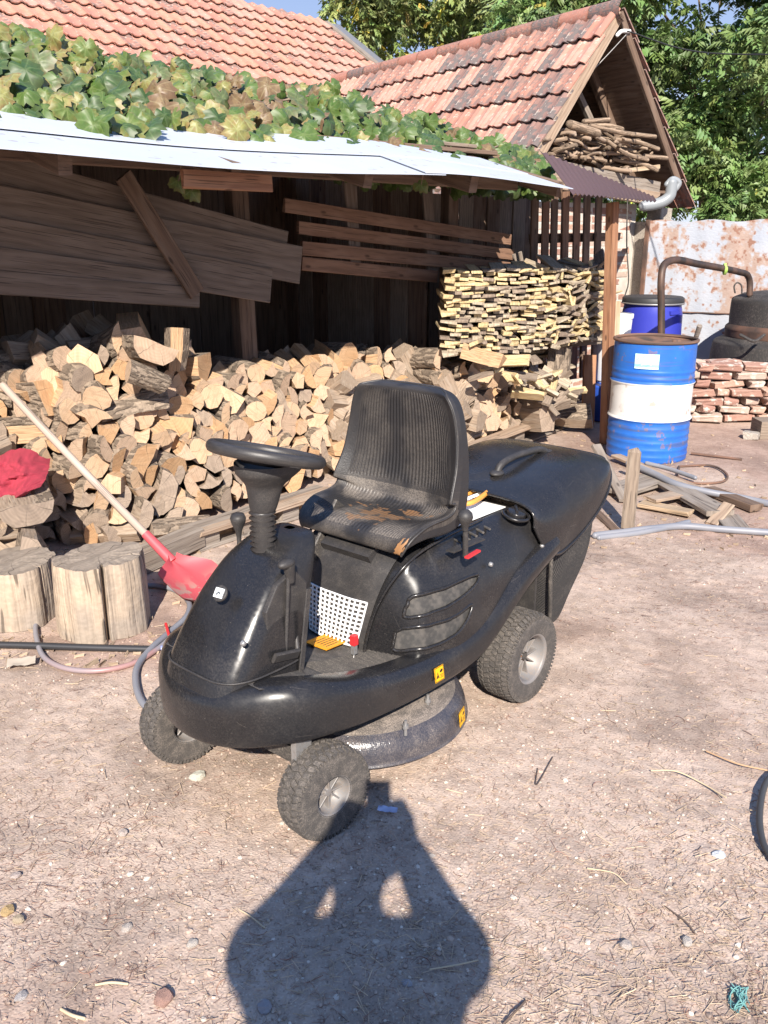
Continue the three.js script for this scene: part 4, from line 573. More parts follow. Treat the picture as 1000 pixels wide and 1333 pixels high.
  { // seat spring box, its dark recess
    const b = boxUV(new THREE.BoxGeometry(0.10, 0.05, 0.20)); b.rotateZ(0.5); b.translate(0.475, 0.638, 0); P('seat_bracket', b, M.plasticMatt);
    const s1 = plank(0.20, 0.06, 0.012, 0.003); s1.rotateZ(0.9); s1.translate(0.47, 0.655, -0.12); const s2 = plank(0.22, 0.05, 0.03, 0.004); s2.translate(0.58, 0.675, 0.0); const s3 = plank(0.2, 0.04, 0.02, 0.004); s3.translate(0.6, 0.67, 0.12); P('seat_hinge', [s1, s2, s3], M.blackMetal);
  }
  const gr = []; {
    const at = (u, v) => { const x = lerp(0.366, 0.392, v) - 0.0125 + 0.010 * (2 * u - 1) ** 4, y = lerp(0.365, 0.505, v), w = lerp(0.098, 0.122, v); return V3(x, y, lerp(-w, w, u)); };
    for (let i = 0; i <= 12; i++) gr.push(tube([at(i / 12, 0), at(i / 12, .5), at(i / 12, 1)], 0.0034, 6, 6));
    for (let j = 0; j <= 10; j++) gr.push(tube([0, .25, .5, .75, 1].map(u => at(u, j / 10)), 0.0034, 10, 6));
    P('front_grille', gr, M.white);
    const back = []; for (let j = 0; j <= 4; j++) back.push(Array.from({ length: 9 }, (_, i) => { const p = at(1 - i / 8, j / 4); return [p.x + 0.006, p.y, p.z]; })); P('grille_backing', loft(back), M.dusty);
  }
  { // warning plate on the footplate, key and tag
    const t = canvasTex(128, 64, (c) => { c.fillStyle = '#e79a1f'; c.fillRect(0, 0, 128, 64); c.fillStyle = '#4a3210'; for (let k = 0; k < 5; k++) c.fillRect(20, 14 + k * 9, 60 + (k * 23) % 30, 3); c.font = '18px sans-serif'; c.fillText('!', 104, 38); });
    const b = boxUV(new THREE.BoxGeometry(0.13, 0.003, 0.07)); const bb = new THREE.BoxGeometry(0.12, 0.003, 0.085); bb.rotateY(0.1); bb.rotateZ(-0.12); bb.translate(0.325, 0.372, 0.02); P('warning_plate', bb, std({ map: t, roughness: 0.6 }));
    const kp = mInv(461, 838, 'z', 0.135); const g = boxUV(new THREE.BoxGeometry(0.018, 0.03, 0.018)); g.translate(kp.x, kp.y + 0.012, kp.z); P('key_tag', g, M.red);
    const g2 = boxUV(new THREE.BoxGeometry(0.016, 0.028, 0.012)); g2.translate(kp.x, kp.y - 0.018, kp.z); P('key', [g2, tube([V3(kp.x, kp.y - .03, kp.z), V3(kp.x - .008, kp.y - .05, kp.z + .006), V3(kp.x + .004, kp.y - .065, kp.z + .012), V3(kp.x + .01, kp.y - .045, kp.z)], 0.0022, 16, 6)], M.zinc);
  }
  // ---- bucket seat: a thick skin about a bent centre line
  {
    const C = [[.432, .665, .205], [.452, .692, .224], [.51, .700, .236], [.59, .692, .242], [.655, .698, .244], [.70, .726, .243], [.722, .785, .240], [.731, .86, .232], [.729, .95, .222], [.724, 1.03, .208], [.72, 1.075, .190], [.72, 1.095, .160], [.72, 1.104, .11]];
    const cl = crPath(C, 60), n = cl.length, nz = 40, rings = [];
    const nrm = i => { const a = cl[Math.max(0, i - 1)], b = cl[Math.min(n - 1, i + 1)], l = Math.hypot(b[0] - a[0], b[1] - a[1]); return [-(b[1] - a[1]) / l, (b[0] - a[0]) / l]; };
    for (let j = 0; j <= nz; j++) {
      const t = Math.sin((j / nz - 0.5) * Math.PI), th = 0.021 * Math.pow(Math.max(0, 1 - t * t), 0.28) + 0.0005, r = [];
      for (const s of [1, -1]) for (let q = 0; q < n; q++) {
        const i = s > 0 ? q : n - 1 - q, N = nrm(i), e = Math.min(i, n - 1 - i) / 6, end = Math.min(1, Math.sqrt(Math.max(0.02, e))), bol = (0.040 + 0.055 * Math.exp(-(((i - 28) / 9) ** 2))) * Math.abs(t) ** 3.0 * smooth(0, 14, i) * smooth(0, 8, n - 1 - i) + 0.008 * Math.abs(t) ** 6;
        const o = s > 0 ? bol + th * end : bol * 0.25 - th * end; r.push([cl[i][0] + N[0] * o, cl[i][1] + N[1] * o, t * cl[i][2] + 0.012]);
      }
      rings.push(r);
    }
    for (const e of [0, rings.length - 1]) { const r = rings[e], L = r.length; const cap = r.map((p, k) => { const q = r[L - 1 - k]; return [(p[0] + q[0]) / 2, (p[1] + q[1]) / 2, p[2]]; }); if (e) rings.push(cap); else rings.unshift(cap); }
    const g = loft(rings, true); { const u = g.attributes.uv, m1 = 2 * n + 1; for (let k = 0; k < u.count; k++) { const j = Math.floor(k / m1), i = k % m1; const front = i < n; u.setXY(k, clamp((j - 1) / nz), front ? i / (n - 1) : 1.0 - 0.02 * ((i - n) % 2)); } }
    const wornAt = (u, v) => { const d1 = Math.hypot((u - 0.48) * 1.3, (v - 0.20) * 2.2), d2 = Math.hypot((u - 0.92) * 1.3, (v - 0.035) * 2.6), d3 = Math.hypot((u - 0.60) * 0.8, (v - 0.31) * 4), n1 = fbm(u * 22, v * 40, 101, 4); return Math.max(smooth(0.50, 0.60, n1 + 0.27 - d1 * 1.9) * 0.5, smooth(0.5, 0.56, n1 + 0.55 - d2 * 5.2), 0.5 * smooth(0.5, 0.6, n1 + 0.22 - d3 * 3)); };
    const map = tex(768, 1024, (u, v) => {
      const d = fbm(u * 7, v * 9, 103, 4), gsp = vnoise(u * 240, v * 300, 105), w = wornAt(u, v);
      const rib = u > 0.17 && u < 0.83 && v > 0.08 && v < 0.86, k = (rib ? 0.42 : 0.20) * (0.35 + gsp) * smooth(0.3, 0.7, d) * (v < 0.48 ? 1.2 : 0.35);
      let c = mix3([0.021, 0.020, 0.021], [0.27, 0.23, 0.19], clamp(k)); return mix3(c, mix3([0.36, 0.17, 0.055], [0.27, 0.155, 0.085], gsp), w);
    });
    const bump = tex(768, 1024, (u, v) => { const rib = smooth(0.16, 0.18, u) * smooth(0.84, 0.82, u) * smooth(0.07, 0.09, v) * smooth(0.87, 0.85, v) * (1 - smooth(0.41, 0.43, v) * (1 - smooth(0.49, 0.51, v))); return 0.55 + rib * (v < 0.46 ? 0.2 * Math.sin(u * 330) : 0.3 * Math.sin(u * 330)) - 0.25 * wornAt(u, v) + 0.1 * vnoise(u * 200, v * 260, 107); }, false);
    map.wrapS = map.wrapT = bump.wrapS = bump.wrapT = THREE.ClampToEdgeWrapping;
    P('seat', g, std({ map, bumpMap: bump, bumpScale: 0.0035, roughness: 0.46 }));
    const lip = []; for (let i = 0; i < n; i += 2) lip.push(V3(cl[i][0] + nrm(i)[0] * (0.048 + 0.055 * Math.exp(-(((i - 28) / 9) ** 2))) * smooth(0, 14, i) * smooth(0, 8, n - 1 - i), cl[i][1] + nrm(i)[1] * (0.048 + 0.055 * Math.exp(-(((i - 28) / 9) ** 2))) * smooth(0, 14, i) * smooth(0, 8, n - 1 - i), cl[i][2] + 0.012));
    const loopPts = lip.concat(lip.slice().reverse().map(p => V3(p.x, p.y, 0.024 - p.z))); P('seat_piping', tube(loopPts, 0.004, 160, 6), M.vinyl);
  }
  // ---- deck top behind the seat: white label, orange frame, lever, cap
  { const lab = canvasTex(128, 128, (c) => { c.fillStyle = '#eef0ee'; c.fillRect(0, 0, 128, 128); c.fillStyle = '#b9bdbb'; for (let k = 0; k < 4; k++) c.fillRect(20 + k * 8, 24 + k * 22, 70, 3); });
    const g = new THREE.BoxGeometry(0.30, 0.003, 0.16); g.translate(0.88, 0.6655, 0.095); P('label_plate', g, std({ map: lab, roughness: 0.45 })); }
  { const f = []; const q = [mInv(643, 627, 'y', .70), mInv(638, 636, 'y', .70), mInv(628, 646, 'y', .70), mInv(612, 655, 'y', .695), mInv(598, 657, 'y', .69)]; f.push(tube(q, 0.009, 30, 8)); P('orange_guard', f, M.orange); for (let k = 0; k < 4; k++) { const b = plank(0.15, 0.012, 0.006, 0.002); const gp = mInv(622, 644 - k * 5.5, 'y', .69); b.translate(gp.x - 0.01, .69, gp.z); P('guard_slat', b, k % 2 ? M.orange : M.white); } }
  { const b = mInv(606, 724, 'y', 0.635), k = b.clone().add(V3(-0.012, 0.125, 0.004)); P('lift_lever', rod(b, k, 0.009, 0.0075), M.plasticMatt); const kb = lathe([[0.001, .024], [.012, .022], [.021, .012], [.0235, 0], [.019, -.014], [.011, -.024], [.009, -.04]], 20); kb.translate(k.x, k.y, k.z); P('lever_knob', kb, M.plasticMatt);
    const r1 = boxUV(new THREE.BoxGeometry(0.075, 0.006, 0.014)); r1.rotateY(0.12); r1.translate(b.x + 0.02, b.y + 0.004, b.z + 0.012); P('lever_gate', r1, M.red);
    for (let j = 0; j < 5; j++) { const s = plank(0.045, 0.006, 0.008, 0.001); s.rotateY(1.2); s.translate(b.x + 0.07 + j * 0.042, 0.645, 0.232 - j * 0.004); P('notch', s, M.dusty); }
    const sl = boxUV(new THREE.BoxGeometry(0.16, 0.004, 0.03)); sl.translate(b.x + 0.05, 0.649, b.z - 0.035); P('lever_slot', sl, M.plasticMatt); }
  { const c = mInv(672, 668, 'y', 0.668), g = lathe([[.001, .018], [.028, .017], [.032, .010], [.033, -.012]], 28); const t = new THREE.TorusGeometry(0.043, 0.006, 8, 32); t.rotateX(Math.PI / 2); const h = merge([g, t]); h.rotateX(0.22); h.translate(c.x, c.y - 0.006, c.z); P('fuel_cap', h, M.plastic); const cr1 = plank(0.05, 0.012, 0.01, 0.003); cr1.rotateY(0.7); cr1.rotateX(0.22); cr1.translate(c.x, c.y + 0.013, c.z); P('cap_grip', cr1, M.plastic); }
  { const c = mInv(707, 711, 'z', 0.315), g = new THREE.SphereGeometry(0.008, 12, 8); g.translate(c.x, c.y, c.z - 0.004); P('bolt', g, M.zinc); }
  for (const [px, py, z] of [[318, 838, .150], [592, 858, .318], [640, 735, .30]]) { const c = mInv(px, py, 'z', z), g = lathe([[.001, .004], [.005, .0035], [.0075, .001], [.008, -.006]], 14); g.rotateX(Math.PI / 2); g.translate(c.x, c.y, c.z); P('screw', g, M.zinc); }
  // ---- grass collector
  const ls = [[1.015, .292, .625, .697], [1.065, .305, .545, .712], [1.14, .313, .502, .730], [1.24, .312, .515, .745], [1.34, .313, .552, .758], [1.44, .308, .60, .763], [1.52, .294, .65, .760], [1.575, .268, .695, .752], [1.60, .23, .722, .742]];
  const lidR = smoothRings(ls.map(([x, w, a, b]) => [x, w + .009, a, b + .007]).map(([x, w, a, b]) => Array.from({ length: 41 }, (_, j) => { const t = j / 40 * Math.PI, [c, s] = sup(3.8, t); return [x, a + (b - a) * s, w * c]; })), 60, 0);
  P('collector_lid', loft(lidR), M.plastic);
  { const e = lidR.map(r => V3(...r[0])); P('lid_edge', [tube(e, 0.006, 60, 6), tube(e.map(p => V3(p.x, p.y, -p.z)), 0.006, 60, 6), tube(lidR[0].map(p => V3(...p)), 0.005, 60, 6), tube(lidR[59].map(p => V3(...p)), 0.006, 60, 6)], M.plastic); }
  { const a = mInv(647, 616, 'y', .742), b = mInv(712, 589, 'y', .762), hq = (t, y) => a.clone().lerp(b, t).setY(y); P('collector_handle', tube([a, hq(.06, .766), hq(.25, .782), hq(.55, .786), hq(.85, .782), b], 0.013, 50, 10), M.plasticMatt); const f = [a, b].map(p => { const g = new THREE.SphereGeometry(0.024, 14, 8); g.scale(1.3, 0.5, 1); g.translate(p.x, p.y, p.z); return g; }); P('handle_foot', f, M.plasticMatt); }
  M.bag = std({ map: rep(TX.plasticMatt, 2), bumpMap: tex(256, 256, (u, v) => 0.5 + 0.5 * Math.sin(u * 6.2832 * 24 + 1.5 * Math.sin(v * 6.2832 * 2)), false), bumpScale: 0.004, roughness: 0.85 }); M.bag.bumpMap.repeat.set(4, 4);
  const bs = [[.66, 1.10, 1.53, .275], [.52, 1.13, 1.52, .288], [.40, 1.15, 1.475, .288], [.28, 1.175, 1.385, .272], [.19, 1.19, 1.33, .255], [.165, 1.21, 1.29, .23]];
  P('collector_bag', loft(smoothRings(bs.map(([y, a, b, w]) => Array.from({ length: 48 }, (_, j) => { const [c, s] = sup(5, j / 48 * 6.2832); return [(a + b) / 2 + c * (b - a) / 2, y, s * w]; })), 40, 0), true), M.bag);
  P('bag_frame', [tube([V3(1.15, .60, .285), V3(1.155, .40, .292), V3(1.185, .20, .27), V3(1.20, .17, .2)], 0.008, 30, 8), tube([V3(1.15, .60, -.285), V3(1.155, .40, -.292), V3(1.185, .20, -.27), V3(1.20, .17, -.2)], 0.008, 30, 8)], M.blackMetal);
  { const g = []; for (const s of [1, -1]) { const b = boxUV(new THREE.BoxGeometry(0.50, 0.42, 0.012)); b.translate(0.93, 0.40, s * 0.185); g.push(b); } const c = boxUV(new THREE.BoxGeometry(0.012, 0.40, 0.50)); c.translate(1.13, 0.42, 0); g.push(c); P('inner_fender', g, M.plasticMatt); }
  { const b1 = rod(V3(1.0, .159, -.3), V3(1.0, .159, .3), 0.014), b2 = boxUV(new THREE.BoxGeometry(0.9, 0.05, 0.26)); b2.translate(0.62, 0.30, 0); P('chassis', [b1, b2], M.blackMetal); }
  // ---- front axle, spindles
  { const b = boxUV(new THREE.BoxGeometry(0.05, 0.05, 0.46)); b.translate(0.02, 0.215, 0); const k = []; for (const s of [1, -1]) { k.push(rod(V3(0.02, 0.13, s * 0.225), V3(0.02, 0.32, s * 0.225), 0.016), rod(V3(0.02, 0.135, s * 0.22), V3(0.02, 0.135, s * 0.30), 0.011)); const pl = boxUV(new THREE.BoxGeometry(0.055, 0.085, 0.02)); pl.translate(-0.005, 0.255, s * 0.245); k.push(pl); } P('front_axle', [b], M.blackMetal); for (let q = 0; q < 2; q++) P('axle_bracket', k.slice(q * 3, q * 3 + 3), M.zinc); }
  // ---- cutter deck
  { const g = lathe(crPath([[.315, .178], [.335, .158], [.346, .135], [.351, .115], [.353, .102], [.357, .093], [.350, .090]], 26), 72), tp = lathe(crPath([[0.02, .206], [.15, .206], [.235, .203], [.285, .194], [.315, .178]], 24), 72); for (const q of [g, tp]) q.translate(0.455, 0, 0.015);
    M.deck = std({ map: rep(dustTex([0.030, 0.032, 0.045], [0.30, 0.25, 0.21], 0.6, 95), 3.6), roughnessMap: rep(TX.roughVar, 1.3), roughness: 0.95, bumpMap: rep(TX.grit, 4), bumpScale: 0.0008 });
    P('cutter_deck', g, M.deck); M.deckTop = std({ map: rep(dustTex([0.04, 0.038, 0.038], [0.30, 0.25, 0.21], 2.0, 97), 3.1), roughness: .9, bumpMap: rep(TX.grit, 5), bumpScale: .001 }); P('deck_top', tp, M.deckTop); const b = []; for (const [px, py] of [[557, 911], [528, 945]]) { const v = mInv(px, py, 'y', 0.21); b.push(rod(V3(v.x, .18, v.z), V3(v.x, .228, v.z), 0.005, 0.005, 8), rod(V3(v.x, .203, v.z), V3(v.x, .214, v.z), 0.010, 0.010, 6)); } P('deck_bolt', b, M.zinc); }
  // ---- warning stickers
  const stick = canvasTex(128, 128, (c) => { c.fillStyle = '#f2b210'; c.fillRect(0, 0, 128, 128); c.strokeStyle = '#1a1508'; c.lineWidth = 5; c.strokeRect(5, 5, 118, 118); c.fillStyle = '#17130a'; c.beginPath(); c.moveTo(14, 96); c.lineTo(38, 42); c.lineTo(60, 96); c.fill(); c.fillStyle = '#f2b210'; c.fillRect(35, 60, 6, 18); c.fillRect(35, 84, 6, 6); c.fillStyle = '#17130a'; c.beginPath(); c.ellipse(92, 44, 22, 13, -0.3, 0, 7); c.fill(); c.fillRect(70, 74, 46, 5); c.fillRect(76, 86, 36, 5); c.fillRect(70, 98, 46, 5); });
  const stM = std({ map: stick, roughness: 0.5 });
  for (const [p, n, w, h] of [[mInv(572, 877, 'z', 0.336), V3(0.02, 0.15, 1), 0.043, 0.045], [V3(0.455 + 0.3555 * Math.sin(0.32), 0.135, 0.015 + 0.3555 * Math.cos(0.32)), V3(Math.sin(0.32), 0.10, Math.cos(0.32)), 0.048, 0.048]]) {
    n.normalize(); const g = new THREE.BoxGeometry(w, h, 0.002), x = V3(0, 1, 0).cross(n).normalize(); g.applyMatrix4(basis(x, n.clone().cross(x), n, p)); P('warning_sticker', g, stM);
  }
}
// ================================================================ firewood
// a split or round log along x, groups: ends, split faces, bark
function logGeo(kind, L, r, seed) {
  const R = rng(seed), P = [];
  if (kind === 'round') { const n = 11; for (let i = 0; i < n; i++) P.push([Math.cos(i / n * 6.2832) * r * rr(R, .90, 1.06), Math.sin(i / n * 6.2832) * r * rr(R, .88, 1.06), 2]); }
  else if (kind === 'half') { for (let i = 0; i <= 6; i++) { const a = lerp(-.05, 3.2, i / 6); P.push([Math.cos(a) * r * 1.2, Math.sin(a) * r * rr(R, .85, 1.1) - r * .4, 2]); } P.push([-r * .4, -r * rr(R, .35, .6), 1], [r * .5, -r * rr(R, .35, .55), 1]); }
  else if (kind === 'quarter') { const w = rr(R, 1.2, 1.9), o = rr(R, .7, .9); P.push([-r * rr(R, -.15, .25), -r * 1.05, 1], [r * .5, -r * .15 * rr(R, .2, 2), 1]); for (let i = 0; i <= 4; i++) { const a = lerp(1.57 - w / 2, 1.57 + w / 2, i / 4); P.push([Math.cos(a) * r * 1.45, -r * .95 + Math.sin(a) * r * 1.85 * o * rr(R, .96, 1.04), i < 4 ? 2 : 1]); } P.push([-r * .55, -r * rr(R, .1, .4), 1]); }
  else { const n = 5 + Math.floor(R() * 2); for (let i = 0; i < n; i++) { const a = i / n * 6.2832 + rr(R, -.3, .3); P.push([Math.cos(a) * r * rr(R, .8, 1.25), Math.sin(a) * r * rr(R, .65, 1.05), R() < .3 ? 2 : 1]); } }
  const n = P.length, pos = [[], [], []], uv = [[], [], []], b = [-1, 0, 1].map(() => [rr(R, -.12, .12) * r, rr(R, -.12, .12) * r, rr(R, .92, 1.06)]), tl = [-1, 0, 1].map(() => [rr(R, -.25, .25), rr(R, -.25, .25)]);
  const ring = k => P.map(p => { const y = p[0] * b[k][2] + b[k][0], z = p[1] * b[k][2] + b[k][1]; return [(k - 1) * L / 2 + (k === 1 ? 0 : tl[k][0] * y + tl[k][1] * z), y, z]; }), Q = [ring(0), ring(1), ring(2)];
  for (const k of [0, 2]) { const c = [0, 1, 2].map(d => Q[k].reduce((a, p) => a + p[d], 0) / n); for (let i = 0; i < n; i++) { const j = (i + 1) % n, T = k ? [c, Q[k][i], Q[k][j]] : [c, Q[k][j], Q[k][i]]; for (const p of T) { pos[0].push(...p); uv[0].push(.5 + p[1] / r * .30, .5 + (p[2] + r * .5) / r * .30); } } }
  for (let i = 0, s = 0; i < n; i++) { const j = (i + 1) % n, l = Math.hypot(P[i][0] - P[j][0], P[i][1] - P[j][1]), g = P[i][2]; for (const k of [0, 1]) for (const [p, u, v] of [[Q[k][i], k * L / 2, s], [Q[k + 1][i], (k + 1) * L / 2, s], [Q[k + 1][j], (k + 1) * L / 2, s + l], [Q[k][i], k * L / 2, s], [Q[k + 1][j], (k + 1) * L / 2, s + l], [Q[k][j], k * L / 2, s + l]]) { pos[g].push(...p); uv[g].push(u + seed * .13, v + seed * .07); } s += l; }
  const g = tri(pos.flat(), uv.flat()); let o = 0; pos.forEach((p, k) => { if (p.length) g.addGroup(o, p.length / 3, k); o += p.length / 3; }); return g;
}
const KINDS = ['quarter', 'quarter', 'quarter', 'half', 'half', 'round', 'block', 'quarter', 'half', 'block', 'quarter', 'round', 'quarter', 'half'];
const LOGS = KINDS.map((k, i) => ({ k, g: logGeo(k, 0.34 + 0.02 * (i % 3), 0.058 + 0.006 * (i % 3), 601 + i) }));
const BIG = ['quarter', 'half', 'block', 'round', 'quarter', 'block'].map((k, i) => ({ k, g: logGeo(k, 0.36, 0.092 + 0.008 * (i % 3), 641 + i) }));
const logMats = { pale: [M.endPale, M.split, M.bark], tan: [M.endTan, M.split, M.bark], orange: [M.endOrange, M.split, M.bark], grey: [M.endGrey, M.splitGrey, M.bark] };
const SHAPE = { quarter: 'wedge-shaped split', half: 'half-round split', round: 'round unsplit', block: 'blocky split' }, TONE = { pale: 'pale', tan: 'tan', orange: 'orange-brown', grey: 'weathered grey' };
const basePx = [[-70, 762], [60, 712], [170, 716], [260, 688], [400, 640], [520, 606], [610, 586], [690, 560], [735, 545]];
const baseW = basePx.map(p => G(p[0], p[1], 0)), baseL = [0]; for (let i = 1; i < baseW.length; i++) baseL.push(baseL[i - 1] + baseW[i].distanceTo(baseW[i - 1]));
const baseAt = l => { for (let i = 1; i < baseL.length; i++) if (l <= baseL[i] || i === baseL.length - 1) { const t = (l - baseL[i - 1]) / (baseL[i] - baseL[i - 1]); return [baseW[i - 1].clone().lerp(baseW[i], t), lerp(basePx[i - 1][0], basePx[i][0], t)]; } };
const topPx = [[-70, 425], [0, 425], [60, 452], [110, 455], [165, 440], [230, 428], [300, 436], [330, 466], [400, 456], [480, 444], [560, 442], [620, 455], [670, 475], [735, 515]];
const topYpx = x => { for (let i = 1; i < topPx.length; i++) if (x <= topPx[i][0]) return lerp(topPx[i - 1][1], topPx[i][1], (x - topPx[i - 1][0]) / (topPx[i][0] - topPx[i - 1][0])); return 520; };
{
  const R = rng(651), Ltot = baseL[baseL.length - 1], dx = 0.122, dy = 0.0855, out = NS.clone().negate(), inner = [];
  const where = px => px < 60 ? 'by the red cloth' : px < 150 ? 'left of the shovel handle' : px < 245 ? 'behind the shovel handle' : px < 330 ? 'left of the steering wheel' : px < 430 ? 'behind the steering wheel' : px < 520 ? 'just left of the seat back' : px < 610 ? 'behind the seat back' : 'below the kindling stack';
  const lvl = t => t < .14 ? 'in the bottom layer' : t < .38 ? 'low in the heap' : t < .64 ? 'halfway up the heap' : t < .86 ? 'high in the heap' : 'on top of the heap';
  let count = 0;
  for (let r = 0; r < 15; r++) for (let l = (r % 2 ? .07 : 0); l < Ltot; l += dx) {
    const camDir = V3(0, 0, 0), [b, px] = baseAt(l), y = 0.065 + r * dy + rr(R, -.014, .014) + (px > 600 ? 0.10 : px > 250 ? .05 : 0), rec = px > 560 ? 0.16 * y - 0.13 : 0.50 * y, p = b.clone().addScaledVector(NS, rec + 0.01 + rr(R, -.045, .03)).setY(y);
    const topP = onPlane(px, topYpx(px), b.clone().addScaledVector(NS, .45), NS), top = topP.y; if (y > top - 0.03) continue;
    const vy = (() => { const c = Math.cos(PITCH), s = Math.sin(PITCH), yy = p.y - CAM_H, d = -yy * s - p.z * c; return 666.5 - FOC * (yy * c - p.z * s) / d; })();
    if ((px > 455 && px < 585 && vy > 505) || (px < 185 && vy > 705)) { inner.push(p.clone()); continue; }
    const f = y / top, onTop = y > top - .13, q = out.clone().multiplyScalar(.65).addScaledVector(b.clone().setY(0).negate().normalize(), .35).normalize().applyAxisAngle(V3(0, 1, 0), rr(R, -.3, .3) * (onTop ? 2 : 1) + (px < 220 && R() < .22 ? rr(R, -1.3, 1.3) : 0)); q.y = rr(R, -.14, .20) * (onTop ? 1.8 : 1); q.normalize();
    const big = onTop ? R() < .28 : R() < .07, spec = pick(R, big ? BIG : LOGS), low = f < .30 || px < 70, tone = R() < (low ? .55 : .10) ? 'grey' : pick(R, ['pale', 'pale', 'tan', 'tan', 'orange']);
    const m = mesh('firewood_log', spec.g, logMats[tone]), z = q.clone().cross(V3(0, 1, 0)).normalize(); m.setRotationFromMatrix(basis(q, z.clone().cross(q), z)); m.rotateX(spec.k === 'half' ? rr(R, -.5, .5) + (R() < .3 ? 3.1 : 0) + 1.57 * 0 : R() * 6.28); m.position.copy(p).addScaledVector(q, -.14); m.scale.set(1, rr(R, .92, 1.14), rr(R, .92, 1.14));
    tag(m, `${TONE[tone]} ${SHAPE[spec.k]} log ${lvl(f)}, ${where(px)}`, 'firewood log', 'split firewood logs stacked along the shed'); count++;
    if (r % 2 === 0) inner.push(p.clone().addScaledVector(NS, .30).setY(y - .03));
  }
  console.log('logs', count);
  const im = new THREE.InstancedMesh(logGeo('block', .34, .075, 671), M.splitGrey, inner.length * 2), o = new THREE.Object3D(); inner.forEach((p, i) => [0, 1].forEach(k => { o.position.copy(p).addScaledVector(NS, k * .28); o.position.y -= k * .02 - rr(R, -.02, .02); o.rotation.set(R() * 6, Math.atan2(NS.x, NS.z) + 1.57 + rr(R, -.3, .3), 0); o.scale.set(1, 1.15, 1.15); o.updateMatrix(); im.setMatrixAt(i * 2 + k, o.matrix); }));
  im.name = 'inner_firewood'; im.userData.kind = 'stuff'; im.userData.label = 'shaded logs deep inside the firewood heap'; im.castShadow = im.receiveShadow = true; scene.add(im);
  // a few singular pieces
  const solo = (spec, mats, px, py, z, dir, roll, sc, label, name = 'firewood_log') => { const m = mesh(name, spec, mats), d = dir.normalize(), zz = d.clone().cross(V3(0, 1, .01)).normalize(); m.setRotationFromMatrix(basis(d, zz.clone().cross(d), zz)); m.rotateX(roll); m.position.copy(D(px, py, z)); m.scale.setScalar(sc); return tag(m, label, 'firewood log', 'split firewood logs stacked along the shed'); };
  solo(BIG[2].g, logMats.pale, 229, 453, -4.95, V3(.15, 1, .1), .4, .62, 'pale freshly split log standing upright on top of the heap');
  solo(BIG[1].g, logMats.tan, 190, 458, -4.80, V3(.5, .1, .9), 1.2, 1.15, 'largest half-round log on top of the heap, beside the upright pale one');
  solo(BIG[3].g, logMats.tan, 190, 492, -4.62, V3(-.7, .5, .6), 0, .6, 'thick barked log leaning out high on the left of the heap');
  solo(BIG[0].g, logMats.orange, 628, 465, -6.05, V3(.85, -.2, .3), 2.2, .8, 'long orange split log lying across the foot of the kindling stack');
  solo(BIG[5].g, logMats.grey, 693, 540, -6.75, V3(.35, .05, .9), .3, 1.25, 'squared grey chunk of wood on the pallet by the corner post');
  solo(BIG[4].g, logMats.tan, 722, 490, -7.0, V3(.1, 1, .05), 1.0, 1.3, 'tan split log standing upright beside the squared grey chunk');
  solo(BIG[2].g, logMats.grey, 745, 542, -7.1, V3(.8, .02, .4), .1, .9, 'grey block lying between the squared chunk and the corner post');
  solo(BIG[1].g, logMats.grey, 30, 655, -3.95, V3(.5, .0, .9), 1.57, 1.1, 'wide grey log at the left edge just below the red cloth');
  solo(BIG[2].g, logMats.grey, 45, 712, -3.75, V3(.4, .0, .9), .6, .85, 'squat grey block on the ground behind the rear chopping block');
}
